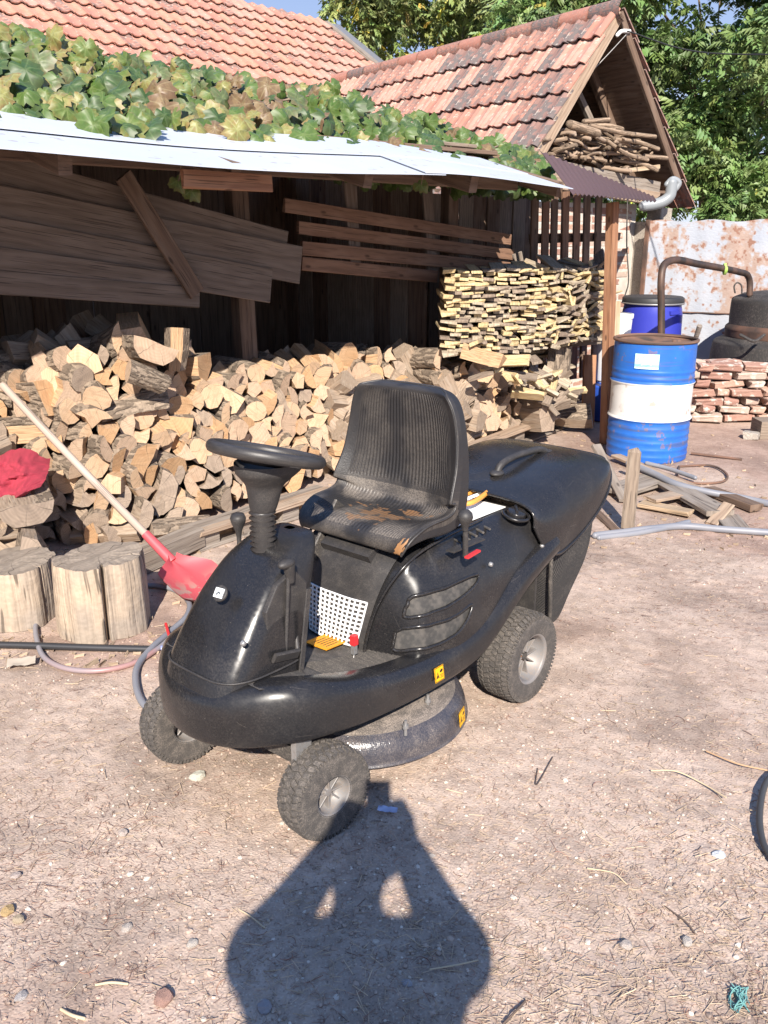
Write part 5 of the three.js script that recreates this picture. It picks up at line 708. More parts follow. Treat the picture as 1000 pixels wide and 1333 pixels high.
// ================================================================ stack of kindling
{
  const R = rng(681), geos = Array.from({ length: 12 }, (_, i) => plank(rr(R, .34, .5), rr(R, .065, .115), rr(R, .013, .025), .002, .01, rng(690 + i))), inner = [], out = NS.clone().negate();
  const put = (p, q, roll, m) => { const z = q.clone().cross(V3(0, 1, 0)).normalize(), y = z.clone().cross(q); m.setRotationFromMatrix(basis(q, y, z)); m.rotateX(Math.PI / 2 + roll); m.position.copy(p); };
  const colN = ['at its shaded left end', 'near its left end', 'left of centre', 'just left of its middle', 'just right of its middle', 'right of centre', 'in its ragged right part', 'nearest the corner post'];
  let n = 0;
  for (let r = 28; r >= 0; r--) for (let s = 1.14 + (r % 2) * .05; s < 2.84; s += rr(R, .112, .138)) {
    const y = .55 + r * .027, f = (s - 1.14) / 1.72, top = lerp(1.30, 1.335, smooth(0, .3, f)) + .012 * Math.sin(s * 7) - .04 * smooth(.9, 1, f); if (y > top || y < .76) continue;
    const jum = smooth(1.95, 2.5, s), yy = y + rr(R, -.006, .006) + jum * rr(R, -.012, .012) - .05 * Math.sin(Math.PI * f) * (1 - (y - .5) / .9), dd = .50 + .08 * (1 - f) + .05 * (y - .5) + rr(R, -.022, .02);
    if (n < 292) {
      const tone = R() < .52 ? 'yellow' : R() < .55 ? 'bleached' : 'dark', m = mesh('kindling_stick', pick(R, geos), { yellow: M.yellowWood, bleached: M.bleachWood, dark: M.slabWood }[tone]), q = V3(-.02, 0, 1).applyAxisAngle(V3(0, 1, 0), rr(R, -.10, .10) + jum * rr(R, -.75, .9)); q.y = rr(R, -.05, .05) - .05 + jum * rr(R, -.22, .22); q.normalize(); put(S(s, yy, dd).addScaledVector(q, -.2), q, rr(R, -.08, .08) + jum * rr(R, -.6, .6) + (jum > .5 && R() < .2 ? 1.4 : 0), m);
      tag(m, `${tone === 'yellow' ? 'fresh yellow' : tone} offcut ${['low in the front', 'in the lower middle', 'at mid height', 'in the upper middle', 'near the top', 'in the top layers'][Math.min(5, Math.floor(r / 5))]} of the kindling stack, ${colN[Math.min(7, Math.floor(f * 8))]}`, 'kindling', 'sawn offcuts in the kindling stack'); n++;
    } else inner.push(S(s, yy, dd).add(V3(0, 0, -.2)));
    if (r % 3 === 0) if (f > .12) inner.push(S(s, yy - .01, dd + .1).add(V3(0, 0, -.5)));
  }
  console.log('kindling', n, inner.length);
  const im = new THREE.InstancedMesh(plank(.42, .10, .021, .003, .01, rng(703)), M.bleachWood, inner.length + 70), o = new THREE.Object3D(); let k = 0; const add = (p, yaw, sx, sy) => { o.position.copy(p); o.rotation.set(1.57, 0, 0); o.rotation.set(0, Math.PI / 2 + yaw, 0); o.rotateX(1.57 + rr(R, -.2, .2)); o.scale.set(sx, sy, 1); o.updateMatrix(); im.setMatrixAt(k++, o.matrix); };
  inner.forEach(p => add(p, rr(R, -.3, .3), 1, 1)); for (let j = 0; j < 70; j++) add(S(rr(R, 1.5, 2.8), rr(R, .12, .75), rr(R, .9, 1.1)), rr(R, -.5, .5), .9, 2);
  im.name = 'inner_kindling'; im.userData.kind = 'stuff'; im.userData.label = 'offcuts deeper inside the kindling stack'; im.castShadow = im.receiveShadow = true; scene.add(im);
  // spilled pieces at the foot of the stack
  for (let j = 0; j < 34; j++) { const px = rr(R, 615, 745), py = 432 + (px - 615) * .42 + rr(R, 0, 55), d = lerp(.50, .36, clamp((py - 430) / 140)), p = shedPlane(px, py, d), tone = pick(R, ['yellow', 'yellow', 'bleached', 'dark']), m = mesh('kindling_stick', pick(R, geos), { yellow: M.yellowWood, bleached: M.bleachWood, dark: M.slabWood }[tone]), q = V3(rr(R, -1, 1), rr(R, -.45, .35), rr(R, -.2, 1)).normalize(); put(p, q, rr(R, -1, 1), m); m.scale.set(.5, .8, 1); tag(m, `${tone === 'dark' ? 'dark bark-edged' : tone === 'yellow' ? 'fresh yellow' : 'bleached'} offcut spilled at the foot of the kindling stack, ${px < 660 ? 'left side' : 'right side'}`, 'kindling', 'offcuts spilled from the kindling stack'); }
  // two short uprights on top at the left
  for (const [a, b] of [[[677, 328], [681, 350]], [[669, 331], [672, 350]]]) tag(mesh('stake', plankAt(shedPlane(a[0], a[1], .95), shedPlane(b[0], b[1], .95), .03, .02, ES), M.greyWood), a[0] > 670 ? 'right one of two short grey stakes standing on the kindling stack' : 'left one of two short grey stakes standing on the kindling stack', 'stake');
}
// ================================================================ sticks stored in the gable
{
  const R = rng(711), stickG = k => { const q = rng(720 + k), L = rr(q, .35, .6), r = rr(q, .013, .026); return tube([V3(-L / 2, 0, 0), V3(-L * .2, rr(q, -.02, .02), rr(q, -.02, .02)), V3(L * .2, rr(q, -.02, .02), rr(q, -.02, .02)), V3(L / 2, rr(q, -.03, .03), 0)], r, 8, 7); }, SG = Array.from({ length: 9 }, (_, k) => stickG(k));
  const gp = (px, py, d) => onPlane(px, py, gab(0, 0, d), GR);
  const area = (px, t) => lerp(lerp(206, 232, (px - 716) / 135), lerp(178, 163, smooth(716, 750, px)) + 42 * smooth(770, 860, px), t);
  for (let k = 0; k < 74; k++) { const t = (k * .618) % 1, px = lerp(718, 838, ((k * .7548) % 1)) , m = mesh('stick', pick(R, SG), R() < .75 ? M.stick : M.tanWood), d = rr(R, .0, .22); m.position.copy(gp(px, area(px, t), d)); const q = GA.clone().applyAxisAngle(V3(0, 1, 0), R() < .45 ? rr(R, .9, 1.9) : rr(R, -.45, .45)); q.y = rr(R, -.2, .12); q.normalize(); const z = q.clone().cross(V3(0, 1, 0)).normalize(); m.setRotationFromMatrix(basis(q, z.clone().cross(q), z)); m.scale.set(R() < .5 ? .7 : .95, 1, 1); tag(m, `dry grey-brown stick ${t > .8 ? 'at the top' : t > .6 ? 'high' : t > .4 ? 'halfway up' : t > .2 ? 'low' : 'at the bottom'} in the gable pile, ${['left end', 'left of centre', 'centre', 'right of centre', 'right end'][Math.min(4, Math.floor((px - 718) / 24))]}`, 'stick', 'dry sticks stored in the gable'); }
  const long = [[[760, 158], [793, 156], 'straight stick lying topmost on the pile in the gable'], [[768, 163], [805, 172], [853, 178], 'longest bent branch sticking out to the right from the gable pile'], [[800, 181], [830, 185], [857, 194], 'curved branch below the longest one, sticking out of the gable'], [[790, 183], [815, 200], [843, 208], 'branch slanting down to the right across the gable pile'], [[838, 203], [868, 206], 'short branch end poking past the right bargeboard'], [[742, 162], [778, 174], 'thick grey log at the upper left of the gable pile']];
  long.forEach((l, i) => { const pts = l.slice(0, -1).map((p, j) => gp(p[0], p[1], -.03 - j * .02)); tag(mesh('branch', tube(pts, i === 5 ? .042 : .021, 18, 8), M.stick), l[l.length - 1], 'branch'); });
  tag(mesh('board_offcut', plankAt(gp(818, 222, -.02), gp(858, 217, -.06), .04, .03, V3(0, 1, 0)), M.paleWood), 'pale orange offcut at the lower right of the gable pile', 'offcut');
}
// ================================================================ pallets
{
  const R = rng(731);
  function pallet(name, label, pa, pb, hgt, depth) {
    const a = G(pa[0], pa[1], hgt), b = G(pb[0], pb[1], hgt), t = thing(name, label, 'pallet'), d = b.clone().sub(a), L = d.length(); d.normalize(); const n = V3(d.z, 0, -d.x); if (n.dot(NS) < 0) n.negate();
    for (let k = 0; k < (depth < .5 ? 2 : 5); k++) mesh('deck_board', plankAt(a.clone().addScaledVector(n, .05 + k * depth / 5), b.clone().addScaledVector(n, .05 + k * depth / 5), .11, .024, n, .006, R), k ? M.greyWood : M.tanWood, t);
    for (let k = 0; k < 4; k++) { const p = a.clone().addScaledVector(d, .07 + k * (L - .14) / 3); p.y = (hgt - .012) / 2 + .01; mesh('block', plank(.13, .09, hgt - .03, .004, .006, R).rotateX(Math.PI / 2).rotateY(Math.atan2(-d.z, d.x)).translate(p.x + n.x * .07, p.y, p.z + n.z * .07), M.greyWood, t); }
    mesh('bottom_board', plankAt(a.clone().addScaledVector(n, .07).setY(.012), b.clone().addScaledVector(n, .07).setY(.012), .10, .02, n, .005, R), M.greyWood, t);
  }
  pallet('pallet', 'grey pallet under the right end of the firewood, running to the corner post', [606, 588], [792, 519], .135, .9);
  pallet('pallet', 'weathered pallet corner under the firewood, behind the shovel blade', [262, 697], [440, 640], .10, .35);
  const a = G(172, 735, .06), b = G(258, 697, .08); tag(mesh('timber', plankAt(a, b, .11, .10, V3(0, 1, 0), .01, R), M.greyWood), 'squared grey timber lying on the ground behind the shovel socket', 'timber');
}
// ================================================================ chopping blocks
function stump(name, label, c, r, h, seed, crackA, tiltTop) {
  const t = thing(name, label, 'chopping block', c), rad = a => { let q = r * (1 + .07 * Math.sin(a * 2 + seed) + .045 * Math.sin(a * 5 + seed * 2) + .02 * Math.sin(a * 11)); for (const [ca, w, dp] of crackA) { let d = Math.abs(((a - ca + 9.4248) % 6.2832) - 3.1416); q *= 1 - dp * smooth(w, w * .2, d); } return q; };
  const n = 160, R = rng(seed), rings = []; for (let k = 0; k <= 14; k++) { const y = h * k / 14; rings.push(Array.from({ length: n }, (_, i) => { const a = i / n * 6.2832, q = rad(a) * (1 + .035 * (1 - k / 14) + .03 * (fbm(i * .9 + 5, y * 5, seed, 3) - .4) + .03 * (fbm(i * .12 + 5, y * 9, seed + 3, 3) - .5) - (k === 14 ? .014 : 0)); return [Math.cos(a) * q, y + (k === 14 ? tiltTop * Math.cos(a) + .012 * fbm(i * .2, 3, seed + 1, 2) : k * tiltTop * Math.cos(a) / 14), Math.sin(a) * q]; })); }
  mesh('trunk', loft(rings, true), M.stumpSide, t); const top = rings[14], pos = [], uv = []; for (let q = 0; q < 6; q++) for (let i = 0; i < n; i++) { const j = (i + 1) % n, P = (p, f) => [p[0] * f, p[1] * f + (h + .006) * (1 - f) + (f < 1 && f > 0 ? .004 * Math.sin(p[0] * 60 * f + p[2] * 40 * f) : 0), p[2] * f], f0 = q / 6, f1 = (q + 1) / 6; for (const v of [P(top[i], f0), P(top[j], f1), P(top[i], f1), P(top[i], f0), P(top[j], f0), P(top[j], f1)]) { pos.push(...v); uv.push(.5 + v[0] / r * .42, .5 + v[2] / r * .42); } }
  mesh('cut_top', mergeVertices(tri(pos, uv)), M.stumpTop, t);
}
M.stumpTop = std({ map: endTex([.40, .33, .265], [.30, .24, .19], [.22, .18, .145], 741), bumpMap: rep(TX.grit, 4), bumpScale: .004, roughness: .95 });
{ const t = tex(512, 512, (u, v) => { const p = fbm(u * 5, v * 3, 743, 4, 5, 3), g = fbm(u * 130, v * 5, 745, 3, 130, 5), ck = smooth(.70, .76, fbm(u * 40, v * 2, 747, 3, 40, 2)), fn = fbm(u * 60, v * 60, 749, 2, 60, 60); let c = mix3([.30, .25, .205], [.43, .335, .245], smooth(.3, .7, p)); c = mul3(c, .72 + .36 * g + .22 * fn); return mul3(c, 1 - .65 * ck); }); t.repeat.set(1.1, 1.6); const b = tex(512, 512, (u, v) => .6 * fbm(u * 130, v * 5, 745, 3, 130, 5) + .4 * fbm(u * 30, v * 30, 751, 3, 30, 30) - .6 * smooth(.70, .76, fbm(u * 40, v * 2, 747, 3, 40, 2)), false); b.repeat.set(1.1, 1.6); M.stumpSide = std({ map: t, bumpMap: b, bumpScale: .006, roughness: .95 }); }
{ const c = G(122, 838); c.z -= .165; stump('chopping_block', 'cracked round chopping block on the left, nearer one with a deep split in its face', c, .168, .305, 3, [[1.20, .05, .32], [2.5, .025, .05], [1.9, .02, .06]], .006); const c2 = G(5, 822); c2.z -= .17; stump('chopping_block', 'lower chopping block cut off by the left edge, behind the cracked one', c2, .17, .24, 5, [[.5, .03, .1], [1.4, .02, .05]], .004); }
// ================================================================ shovel
{
  const t = thing('shovel', 'red-bladed shovel with pale wooden handle leaning on the firewood', 'shovel'), hd = D(4, 502, -4.30), nk = D(206, 712, -3.93), dir = nk.clone().sub(hd).normalize(), so = nk.clone();
  mesh('handle', tube([hd, hd.clone().lerp(nk, .5).add(V3(0, -.008, 0)), nk], .0185, 30, 10), std({ map: rep(woodTex([.44, .35, .29], [.33, .25, .20], [.48, .40, .34], 751, false), 1, 3), roughness: .7 }), t);
  const b0 = nk.clone().addScaledVector(dir, .10), M_red = std({ map: tex(512, 512, (u, v) => mix3([.52, .085, .10], [.36, .27, .22], .85 * smooth(.50, .60, fbm(u * 9, v * 9, 753, 4)) * smooth(.25, .6, v))), roughness: .55 });
  mesh('socket', rod(nk.clone().addScaledVector(dir, -.09), b0, .022, .026, 14), M_red, t);
  const e = G(296, 790, .012), fwd = e.clone().sub(b0).normalize(), side = fwd.clone().cross(V3(0, 1, 0)).normalize(), up = side.clone().cross(fwd), L = b0.distanceTo(e), rings = [];
  for (let i = 0; i <= 16; i++) { const v = i / 16, w = .022 + .118 * smooth(0, .28, v) * (1 - .32 * smooth(.72, 1, v)); rings.push(Array.from({ length: 15 }, (_, j) => { const u = (j / 14 - .5) * 2, p = b0.clone().addScaledVector(fwd, L * v * (1 - .10 * u * u * smooth(.7, 1, v))).addScaledVector(side, -w * u).addScaledVector(up, .045 * u * u * (1 - .3 * v) + .018 * Math.sin(v * 3.1) * -1 + .012 * Math.exp(-u * u * 30) * (1 - v)); return [p.x, Math.max(.004, p.y), p.z]; })); }
  const g = loft(rings), u = g.attributes.uv; for (let i = 0; i < u.count; i++) u.setXY(i, (i % 15) / 14, Math.floor(i / 15) / 16); mesh('blade', [g, loft(rings.map(r => r.map(p => [p[0], p[1] - .003, p[2]])))], M_red, t);
}
// ================================================================ red cloth on the heap
{
  const rings = []; for (let i = 0; i <= 44; i++) rings.push(Array.from({ length: 61 }, (_, j) => { const u = j / 60, v = i / 44, rg = 1 - Math.abs(2 * fbm(u * 4.5 + v * 1.8, v * 3.2 - u, 763, 3) - 1), f2 = fbm(u * 9, v * 8, 765, 3), edge = Math.min(1, 5 * Math.min(u, 1 - u, v + .05, 1.05 - v)); const p = D(lerp(-40, 53 - 14 * v * v + 6 * f2, u), lerp(597 + 9 * Math.sin(u * 6 + 1), 652 - 10 * Math.sin(u * 8), v), lerp(-4.10, -3.84, v)); p.z += edge * (.085 * (rg - .6) + .05 * (f2 - .5)) - .10 * (1 - edge); p.y += .02 * (f2 - .5); return [p.x, p.y, p.z]; }));
  tag(mesh('cloth', loft(rings), std({ color: [.36, .035, .06], roughness: .95, bumpMap: rep(TX.grit, 6), bumpScale: .002 })), 'crumpled red cloth lying on the logs at the left edge', 'cloth');
}
// ================================================================ drums, bucket, still
{
  const f = G(855, 605), r = .282, c = f.clone(); c.z -= r; const ty = D(855, 446, c.z + r).y, t = thing('steel_drum', 'blue and white steel drum with rusty top, an elbowed pipe rising from it', 'drum', c), H = ty;
  const pr = [[r * .97, 0.0], [r * 1.0, .008], [r * 1.0, .02]]; const hoop = (y, k = .011) => pr.push([r, y - .018], [r + k * .6, y - .008], [r + k, y], [r + k * .6, y + .008], [r, y + .018]); for (let y = .045; y < H * .30; y += .05) hoop(y, .004); hoop(H * .355, .013); for (let y = H * .42; y < H * .6; y += .06) pr.push([r, y]); hoop(H * .655, .012); for (let y = H * .70; y < H * .80; y += .045) hoop(y, .0045); pr.push([r, H * .85], [r, H * .93], [r * 1.0, H - .018]);
  const g = lathe(pr, 64), u = g.attributes.uv, p = g.attributes.position; for (let i = 0; i < u.count; i++) u.setXY(i, Math.atan2(p.getX(i), p.getZ(i)) / 6.2832 + .5, p.getY(i) / H);
  mesh('drum_body', g, std({ map: tex(1024, 512, (u, v) => { const white = v > .352 && v < .658, n = fbm(u * 24, v * 10, 771, 4), sc = smooth(.66, .72, fbm(u * 60, v * 24, 773, 3)), sm = fbm(u * 5, v * 40, 775, 3); let c = white ? mix3([.72, .72, .70], [.60, .57, .53], smooth(.5, .75, n)) : mix3([.012, .105, .47], [.03, .16, .52], n); if (!white) c = mix3(c, [.09, .10, .16], .5 * smooth(.58, .75, sm)); return mix3(c, [.24, .14, .10], (white ? .5 : .55) * sc * smooth(.5, .62, n)); }), roughness: .42 }), t);
  const rg = new THREE.TorusGeometry(r, .012, 8, 64); rg.rotateX(Math.PI / 2); rg.translate(0, H - .008, 0); mesh('top_rim', rg, M.rust, t); mesh('lid', lathe([[.001, H - .035], [r * .6, H - .034], [r * .97, H - .03], [r * .985, H - .012]], 48), M.rust, t);
  mesh('bung', lathe([[.001, H - .005], [.03, H - .006], [.034, H - .034]], 18).translate(.13, 0, .05), M.rust, t);
  const lab = canvasTex(160, 128, (c) => { c.fillStyle = '#bfe6f4'; c.fillRect(0, 0, 160, 128); c.fillStyle = '#8fd0ea'; c.fillRect(0, 88, 160, 24); c.strokeStyle = '#f4fbff'; c.lineWidth = 5; c.beginPath(); c.arc(80, 30, 11, 0, 7); c.moveTo(80, 42); c.lineTo(80, 76); c.moveTo(46, 46); c.lineTo(114, 46); c.moveTo(80, 60); c.lineTo(48, 96); c.moveTo(80, 60); c.lineTo(112, 96); c.stroke(); c.fillStyle = '#5aa9cb'; for (let k = 0; k < 26; k++) c.fillRect(6 + (k * 37) % 140, 12 + (k * 23) % 100, 12, 3); c.fillStyle = '#eef6fa'; for (let k = 0; k < 5; k++) c.fillRect(24 + k * 24, 114, 16, 10); });
  const a0 = -0.46, lw = .16, rows = [0.905, .785].map(v => Array.from({ length: 11 }, (_, j) => { const a = a0 - lw / r / 2 + (j / 10) * lw / r; return [Math.sin(a) * (r + .0075), H * v, Math.cos(a) * (r + .0075)]; })), lg = loft(rows), lu = lg.attributes.uv; for (let i = 0; i < lu.count; i++) lu.setXY(i, (i % 11) / 10, i < 11 ? 1 : 0); mesh('hazard_label', lg, std({ map: lab, roughness: .5 }), t);
  tag(mesh('wooden_paddle', rod(D(902, 452, -6.72), D(911, 424, -6.60), .017, .020, 9), M.greyWood), 'short grey wooden paddle sticking out of the drum top', 'paddle');
}
{ // still: two stacked soot-black copper pots on a brick hearth
  const c = D(1013, 468, -8.05), y0 = c.y - .02, t = thing('still', 'soot-black two-tier distilling pot on bricks at the right edge', 'still', c.setY(0)), soot = std({ map: tex(512, 512, (u, v) => mix3([.040, .037, .036], [.115, .10, .09], smooth(.35, .8, .6 * fbm(u * 6, v * 6, 781, 4, 6, 6) + .4 * vnoise(u * 150, v * 150, 783, 150, 150)))), roughness: .72, metalness: .25, bumpMap: rep(TX.grit, 3), bumpScale: .002 });
  const P = [[.585, y0 - .12], [.59, y0], [.575, y0 + .165], [.56, y0 + .185], [.475, y0 + .225], [.468, y0 + .23]]; mesh('lower_pot', lathe(P, 56), soot, t); mesh('collar', lathe([[.478, y0 + .225], [.482, y0 + .235], [.482, y0 + .285], [.486, y0 + .29], [.482, y0 + .31], [.46, y0 + .33], [.455, y0 + .335]], 56), M.rustDark = std({ map: M.rust.map, color: [.55, .52, .52], roughness: .8 }), t); mesh('upper_pot', lathe([[.455, y0 + .33], [.458, y0 + .40], [.455, y0 + .52], [.452, y0 + .55], [.435, y0 + .565], [.36, y0 + .60], [.22, y0 + .62], [.001, y0 + .625]], 56), soot, t);
  const hl = (px0, px1, py) => { const a = D(px0, py, c.z + .53), b = D(px1, py, c.z + .53), m = a.clone().lerp(b, .5); m.y -= .045; m.z += .05; const o = V3(c.x, 0, c.z); return tube([a.sub(o), m.sub(o), b.sub(o)], .013, 20, 8); }; mesh('handle', hl(964, 995, 436), soot, t); { const q = (px, py) => D(px, py, c.z + .2).sub(V3(c.x, 0, c.z)); mesh('lid_ring', tube([q(957, 381), q(956, 372), q(960, 368), q(965, 371), q(966, 382)], .007, 20, 7), soot, t); }
  const pz = (px, py, k) => D(px, py, lerp(-6.62, c.z + .12, k)), pp = [pz(861, 452, 0), pz(861, 400, 0), pz(861, 362, .0), pz(864, 346, .03), pz(875, 339, .10), pz(910, 344, .40), pz(962, 354, .9), pz(973, 358, .98), pz(976, 366, 1), pz(976, 384, 1)];
  tag(mesh('vapour_pipe', tube(pp, .027, 90, 12), std({ map: M.rust.map, color: [.55, .58, .60], roughness: .55, metalness: .2 })), 'dark elbowed metal pipe bridging from the blue drum to the still', 'pipe'); tag(mesh('tie_rag', tube([0, 1, 2, 3, 4, 5, 6, 7, 8].map(k => { const p = pp[5].clone().lerp(pp[6], .62); return p.add(V3(.006 * Math.sin(k), .04 * Math.cos(k * .785 * 2), .04 * Math.sin(k * .785 * 2))); }), .009, 30, 6), std({ color: [.35, .55, .12] })), 'bright green rag tied round the pipe near the still', 'rag');
  // the loose brick hearth
  const R = rng(791), bgs = [0, 1, 2, 3].map(k => plank(.24, .066, .115, .008, .026, rng(795 + k))), half = [0, 1].map(k => plank(.12, .064, .115, .012, .02, rng(799 + k))); const b0 = G(906, 552), b1 = G(1075, 556); b1.z = b0.z + .05;
  const dir = b1.clone().sub(b0), L = dir.length(); dir.normalize(); const back = V3(-dir.z, 0, dir.x).negate(); if (back.z > 0) back.negate(); const names = ['bottom', 'second', 'third', 'fourth', 'fifth', 'sixth', 'top'];
  for (let r = 0; r < 7; r++) for (let w = 0; w < (r === 6 || r < 1 ? 2 : 1); w++) { let x = (r % 2 ? -.10 : 0) - .02, i = 0; while (x < L) { const hf = R() < .32, len = hf ? .12 : .24, m = mesh('brick', hf ? pick(R, half) : pick(R, bgs), pick(R, brickMats)); const p = b0.clone().addScaledVector(dir, x + len / 2).addScaledVector(back, .08 + w * .22 + rr(R, -.035, .03)); p.y = .045 + r * .0715 + rr(R, -.005, .005); m.position.copy(p); m.setRotationFromMatrix(basis(dir, V3(0, 1, 0), dir.clone().cross(V3(0, 1, 0)))); m.rotateY(rr(R, -.28, .28)); m.rotateZ(rr(R, -.08, .08)); m.rotateX(rr(R, -.12, .12)); tag(m, `${hf ? 'broken half' : 'whole'} loose brick in the ${names[r]} course of the dry-laid hearth, ${x < L * .33 ? 'beside the blue drum' : x < L * .66 ? 'below the still' : 'at the right edge'}`, 'brick', 'loose bricks of the hearth under the still'); x += len + rr(R, .004, .07); i++; } }
  { const core = new THREE.InstancedMesh(bgs[0], brickMats[2], 60), o = new THREE.Object3D(); for (let k = 0; k < 60; k++) { const r = k % 6, q = Math.floor(k / 6); o.position.copy(b0).addScaledVector(dir, .12 + (q % 5) * .26).addScaledVector(back, .24 + Math.floor(q / 5) * .3); o.position.y = .045 + r * .0715; o.rotation.y = Math.atan2(-dir.z, dir.x); o.updateMatrix(); core.setMatrixAt(k, o.matrix); } core.name = 'inner_bricks'; core.userData.kind = 'stuff'; core.userData.label = 'bricks in the shaded core of the hearth'; core.castShadow = core.receiveShadow = true; scene.add(core); }
}
{ // plastic containers behind the post and drum
  const lidM = std({ color: [.03, .03, .032], roughness: .55 }), vio = std({ color: [.035, .045, .36], roughness: .35 });
  const c = D(846, 440, -8.25), top = D(846, 388, -8.0).y; const t = thing('plastic_barrel', 'violet-blue plastic barrel with black lid behind the steel drum', 'barrel', c.clone().setY(0)); mesh('barrel_body', lathe([[.001, .02], [.24, .02], [.262, .06], [.272, .3], [.275, .5], [.268, top - .16], [.255, top - .09], [.25, top - .05]], 44), vio, t); mesh('lid', lathe([[.27, top - .055], [.275, top - .05], [.272, top - .012], [.255, top], [.10, top - .008], [.001, top - .006]], 44), lidM, t); const tr = new THREE.TorusGeometry(.272, .008, 8, 44); tr.rotateX(Math.PI / 2); tr.translate(0, top - .058, 0); mesh('clamp_ring', tr, M.zinc, t); { const b = new THREE.BoxGeometry(.10, .03, .02); const a = .5; b.rotateY(a); b.translate(Math.sin(a) * .266, top - .13, Math.cos(a) * .266); mesh('grip', b, vio, t); }
  const c2 = D(796, 450, -7.75), t2 = thing('white_bucket', 'white plastic bucket standing high behind the corner post', 'bucket', c2.clone().setY(0)), ty = D(796, 410, -7.6).y, by = D(796, 497, -7.6).y; mesh('bucket_body', lathe([[.001, by], [.135, by], [.16, ty - .04], [.168, ty - .035], [.168, ty], [.155, ty - .002]], 36), M.white, t2); mesh('lid', lathe([[.155, ty - .006], [.001, ty - .01]], 30), M.white, t2); mesh('bucket_foot', lathe([[.001, by - .005], [.12, by - .006], [.12, by - .02]], 24), M.white, t2);
  const c3 = D(788, 520, -7.62), t3 = thing('blue_bucket', 'dark blue plastic tub under the white bucket, behind the corner post', 'tub', c3.clone().setY(0)); const ty3 = by - .012; mesh('tub_body', lathe([[.001, .01], [.165, .01], [.19, ty3 - .03], [.20, ty3 - .02], [.198, ty3], [.18, ty3 - .004]], 36), std({ color: [.02, .075, .40], roughness: .4 }), t3); mesh('lid', lathe([[.18, ty3 - .004], [.001, ty3 - .006]], 30), std({ color: [.02, .075, .40], roughness: .4 }), t3);
  tag(mesh('stake', plankAt(D(804, 392, -7.1), D(808, 442, -7.05).setY(.05), .045, .03, V3(1, 0, 0)), M.paleWood), 'pale wooden stake standing between the corner post and the drum', 'stake'); tag(mesh('stake', plankAt(D(768, 462, -7.25), D(766, 540, -7.2).setY(.02), .10, .05, V3(1, 0, 0)), M.redWood), 'short stout wooden stake just left of the corner post', 'stake'); tag(mesh('timber', plankAt(D(742, 440, -7.25), D(782, 436, -7.2), .12, .22, V3(0, 1, 0)), M.greyWood), 'weathered timber end resting on the short stake by the corner post', 'timber');
}
